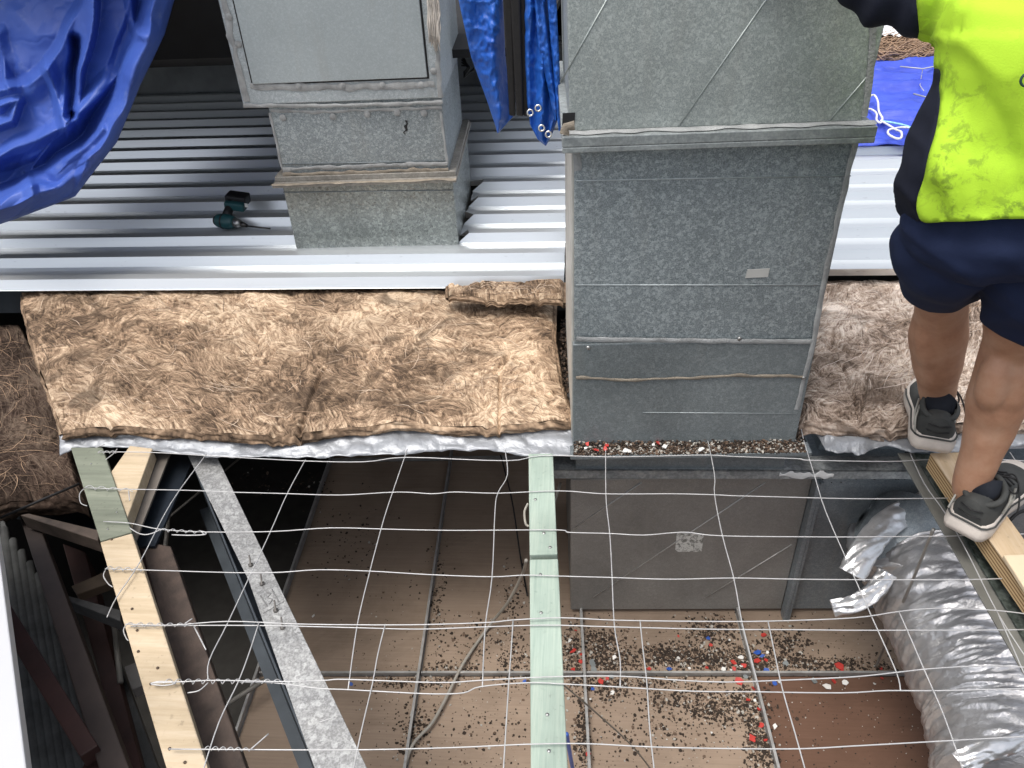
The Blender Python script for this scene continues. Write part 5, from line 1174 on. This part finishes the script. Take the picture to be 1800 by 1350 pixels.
# shirt
tb = MB()
ell(tb, [E(1778, 425, 1.215, 156, .12), E(1778, 390, 1.215, 166, .125), E(1780, 340, 1.215, 166, .12), E(1783, 280, 1.22, 160, .112), E(1795, 220, 1.225, 150, .105), E(1808, 150, 1.235, 143, .11), E(1825, 70, 1.25, 147, .118), E(1834, 0, 1.265, 148, .115), E(1840, -35, 1.275, 118, .095), E(1843, -62, 1.28, 64, .065)], 48)
limb(tb, [J(1770, -15, 1.285, 68), J(1700, -8, 1.32, 62), J(1650, -2, 1.345, 60), J(1600, -6, 1.375, 52), J(1550, -20, 1.405, 50), J(1500, -52, 1.445, 46), J(1465, -78, 1.47, 42)], n=28)
limb(tb, [J(1915, -10, 1.28, 66), J(1965, 55, 1.275, 60), J(1995, 110, 1.26, 56)], n=28)
st_, nr = remesh(tb, .0065, 6)
hz_ = gy(1700, 388, 1.10).z
def kshirt(c):
    x, y = topx(c)
    if (c.y < 1.22 and y > 389 - (x - 1620) * .03) or c.z < gy(1700, 389, 1.20).z - .02: return None
    if x < 1430 or (x > 1975 and y > 112): return None
    if x < 1618 and y < 80: return 'sleeve'
    if x > 1950 and y > 40 and c.x > gy(1950, 40, 1.28).x + .03: return 'sleeve2'
    lim = ilerp([(120, 1600), (165, 1665), (200, 1664), (240, 1662), (300, 1646), (350, 1629), (392, 1622)], y)
    if y > 120 and c.y < 1.235 and x < lim: return 'side_panel'
    if y > 120 and c.y >= 1.235 and c.x < gy(1700, 250, 1.22).x: return 'side_panel'
    return 'shirt'
def pshirt(v):
    x, y = topx(v); f_ = .017 * max(0, .22 - abs(fb(v.x * 7 + v.z * 2.5, v.z * 2.2, 2, 2))) * 4 * (1 if y > 60 else .6)
    bl = .012 * max(0, 1 - abs(y - 310) / 90) if x < 1680 else 0
    arm = .004 * math.sin(x * .09 + y * .05) if (x < 1700 and y < 70) else 0
    return f_ + bl + arm + .006 * fb(v.x * 14, v.z * 14, 5, 2)
pt_ = parts_by(st_, nr, kshirt, pshirt)
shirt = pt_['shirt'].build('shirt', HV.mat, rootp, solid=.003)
for k_ in ('side_panel', 'sleeve', 'sleeve2'):
    if k_ in pt_: pt_[k_].build('side_panel' if k_ == 'side_panel' else 'sleeve', DNAVY, shirt, solid=.003)
# part of a round emblem at the photo's right edge
lm = MB(); lc = gy(1806, 140, 1.105); lm.ring(lc, (0, -1, .15), .0065, .010, 20); lm.build('emblem', m_plain('emblem_green', (.02, .06, .05), .7), shirt)
# shoes
SOLE = m_plain('shoe_sole', (.62, .56, .50), .7, 0, .12, 30, .3); UPPER = cloth('shoe_mesh', (.045, .047, .045), (.085, .087, .083)); SOCK = cloth('sock_fabric', (.012, .014, .02), (.022, .025, .033)); UP2 = m_plain('shoe_trim', (.38, .37, .33), .6)
def shoe(heel, toe_dir, L, W, z0, ank, lean=0):
    f = Vector((toe_dir.x, toe_dir.y, 0)).normalized(); s = Vector((f.y, -f.x, 0)); o = Vector((heel.x, heel.y, z0))
    def q(a, b, c): return o + f * a * L + s * b * W + Vector((0, 0, c))
    hw = [(0, .30), (.03, .38), (.10, .45), (.25, .43), (.45, .40), (.65, .49), (.8, .48), (.92, .36), (.98, .2), (1, .08)]
    mb = MB(); n = 28; lv = [(0, .90), (.004, 1.0), (.014, 1.04), (.024, 1.0), (.032, .95), (.036, .88)]; vs = []; fs = []
    ts = [(1 - math.cos(math.pi * i / n)) / 2 for i in range(n + 1)]
    loop = [(t, 1) for t in ts] + [(t, -1) for t in reversed(ts)]
    for h, k_ in lv:
        for t, sg in loop:
            hh = h * (1 + .25 * max(0, 1 - t * 3)) if h > .01 else h; toe = .012 * max(0, (t - .8) / .2) ** 2
            tt = .5 + (t - .5) * (1 + (k_ - 1) * .4) - .02 * (1 if t < .05 and h < .02 else 0); vs.append(q(tt, sg * ilerp(hw, t) * k_, hh + toe))
    M_ = len(loop)
    for i in range(len(lv) - 1):
        for j in range(M_): fs.append((i * M_ + j, i * M_ + (j + 1) % M_, (i + 1) * M_ + (j + 1) % M_, (i + 1) * M_ + j))
    fs += [tuple(range(M_)), tuple(range((len(lv) - 1) * M_, len(lv) * M_))]; mb.add(vs, fs, 0, True)
    sole = mb.build('sole', SOLE, rootp)
    mb = MB(); mb.tube([q(t, sg * ilerp(hw, t) * .99, .030 + .008 * max(0, 1 - t * 3)) for t, sg in [(t, 1) for t in reversed(ts[:20])] + [(t, -1) for t in ts[:20]]], .0022, 6); mb.build('sole_line', UPPER, sole)
    # upper: rings along the foot
    mb = MB(); top_ = [(0, .098), (.06, .100), (.14, .096), (.3, .095), (.45, .085), (.6, .068), (.8, .052), (.93, .045), (1, .038)]; vs = []; fs = []; K = 20
    for t in ts:
        hw_ = ilerp(hw, t) * .90; tp_ = ilerp(top_, t)
        for j in range(K + 1):
            a = math.pi * j / K; cx = math.copysign(abs(math.cos(a)) ** .75, math.cos(a)); cz = math.sin(a) ** .7
            nar = 1 - .22 * math.sin(a) if t < .4 else 1 - .12 * math.sin(a)
            vs.append(q(.015 + t * .965 - .02 * (1 - t) ** 6 * math.sin(a) , cx * hw_ * nar, .028 + (tp_ - .028) * cz))
    for i in range(n):
        for j in range(K): fs.append((i * (K + 1) + j, i * (K + 1) + j + 1, (i + 1) * (K + 1) + j + 1, (i + 1) * (K + 1) + j))
    fs.append(tuple(range(K + 1))); mb.add(vs, fs, 0, True); up = mb.build('upper', UPPER, rootp)
    # collar and tongue, sock
    mb = MB(); cc = [q(.19 + .15 * math.cos(a) * 1.0, .335 * math.sin(a), .099 + .010 * math.cos(a) - .006 * abs(math.sin(a))) for a in [6.283 * i / 24 for i in range(25)]]; mb.tube(cc, .0065, 8); mb.build('collar', UPPER, up)
    mb = MB()
    mb.tube([q(.20, 0, .065), q(.20, 0, .10), ank.lerp(q(.2, 0, .1), .35), ank], [W * .31, W * .31, W * .30, W * .305], 24); mb.build('sock', SOCK, rootp)
    mb = MB(); mb.tube([q(-.006, -.22, .062), q(-.013, 0, .056), q(-.006, .22, .062)], .0016, 6); mb.tube([q(-.006, -.22, .080), q(-.013, 0, .074), q(-.006, .22, .080)], .0016, 6); build_each(mb, 'heel_stripe', BLACK, up)
    mb = MB(); 
    for k_ in range(2): mb.tube([q(.02 + .1 * k_, -.40, .045), q(.12 + .1 * k_, -.42, .065), q(.24 + .1 * k_, -.36, .082)], .0024, 6); mb.tube([q(.25 + .1 * k_, .40, .045), q(.33 + .08 * k_, .40, .062), q(.40 + .06 * k_, .34, .078)], .0028, 6)
    build_each(mb, 'side_stripe', UP2, up)
    mb = MB()
    for k_ in range(4): t = .38 + .08 * k_; mb.tube([q(t, -.26, ilerp(top_, t) - .006), q(t + .02, 0, ilerp(top_, t) + .004), q(t, .26, ilerp(top_, t) - .006)], .0022, 6)
    mb.tube(smooth_path([q(.40, 0, .095), q(.42, .16, .105), q(.44, .34, .10), q(.40, .42, .085), q(.37, .36, .082), q(.40, .1, .095)]), .0022, 6)
    mb.tube(smooth_path([q(.40, 0, .095), q(.45, .2, .11), q(.40, .40, .10), q(.33, .56, .07), q(.30, .60, .055)]), .002, 6)
    mb.build('lace', BLACK, up)
hR = gp(1690, 937, .054); shoe(hR, gp(1760, 862, .054) - hR, .27, .105, .051, gy(1708, 868, 1.285))
hL = gp(1637, 790, .075); shoe(hL, gp(1628, 700, .075) - hL, .27, .112, .070, gy(1650, 722, 1.585))
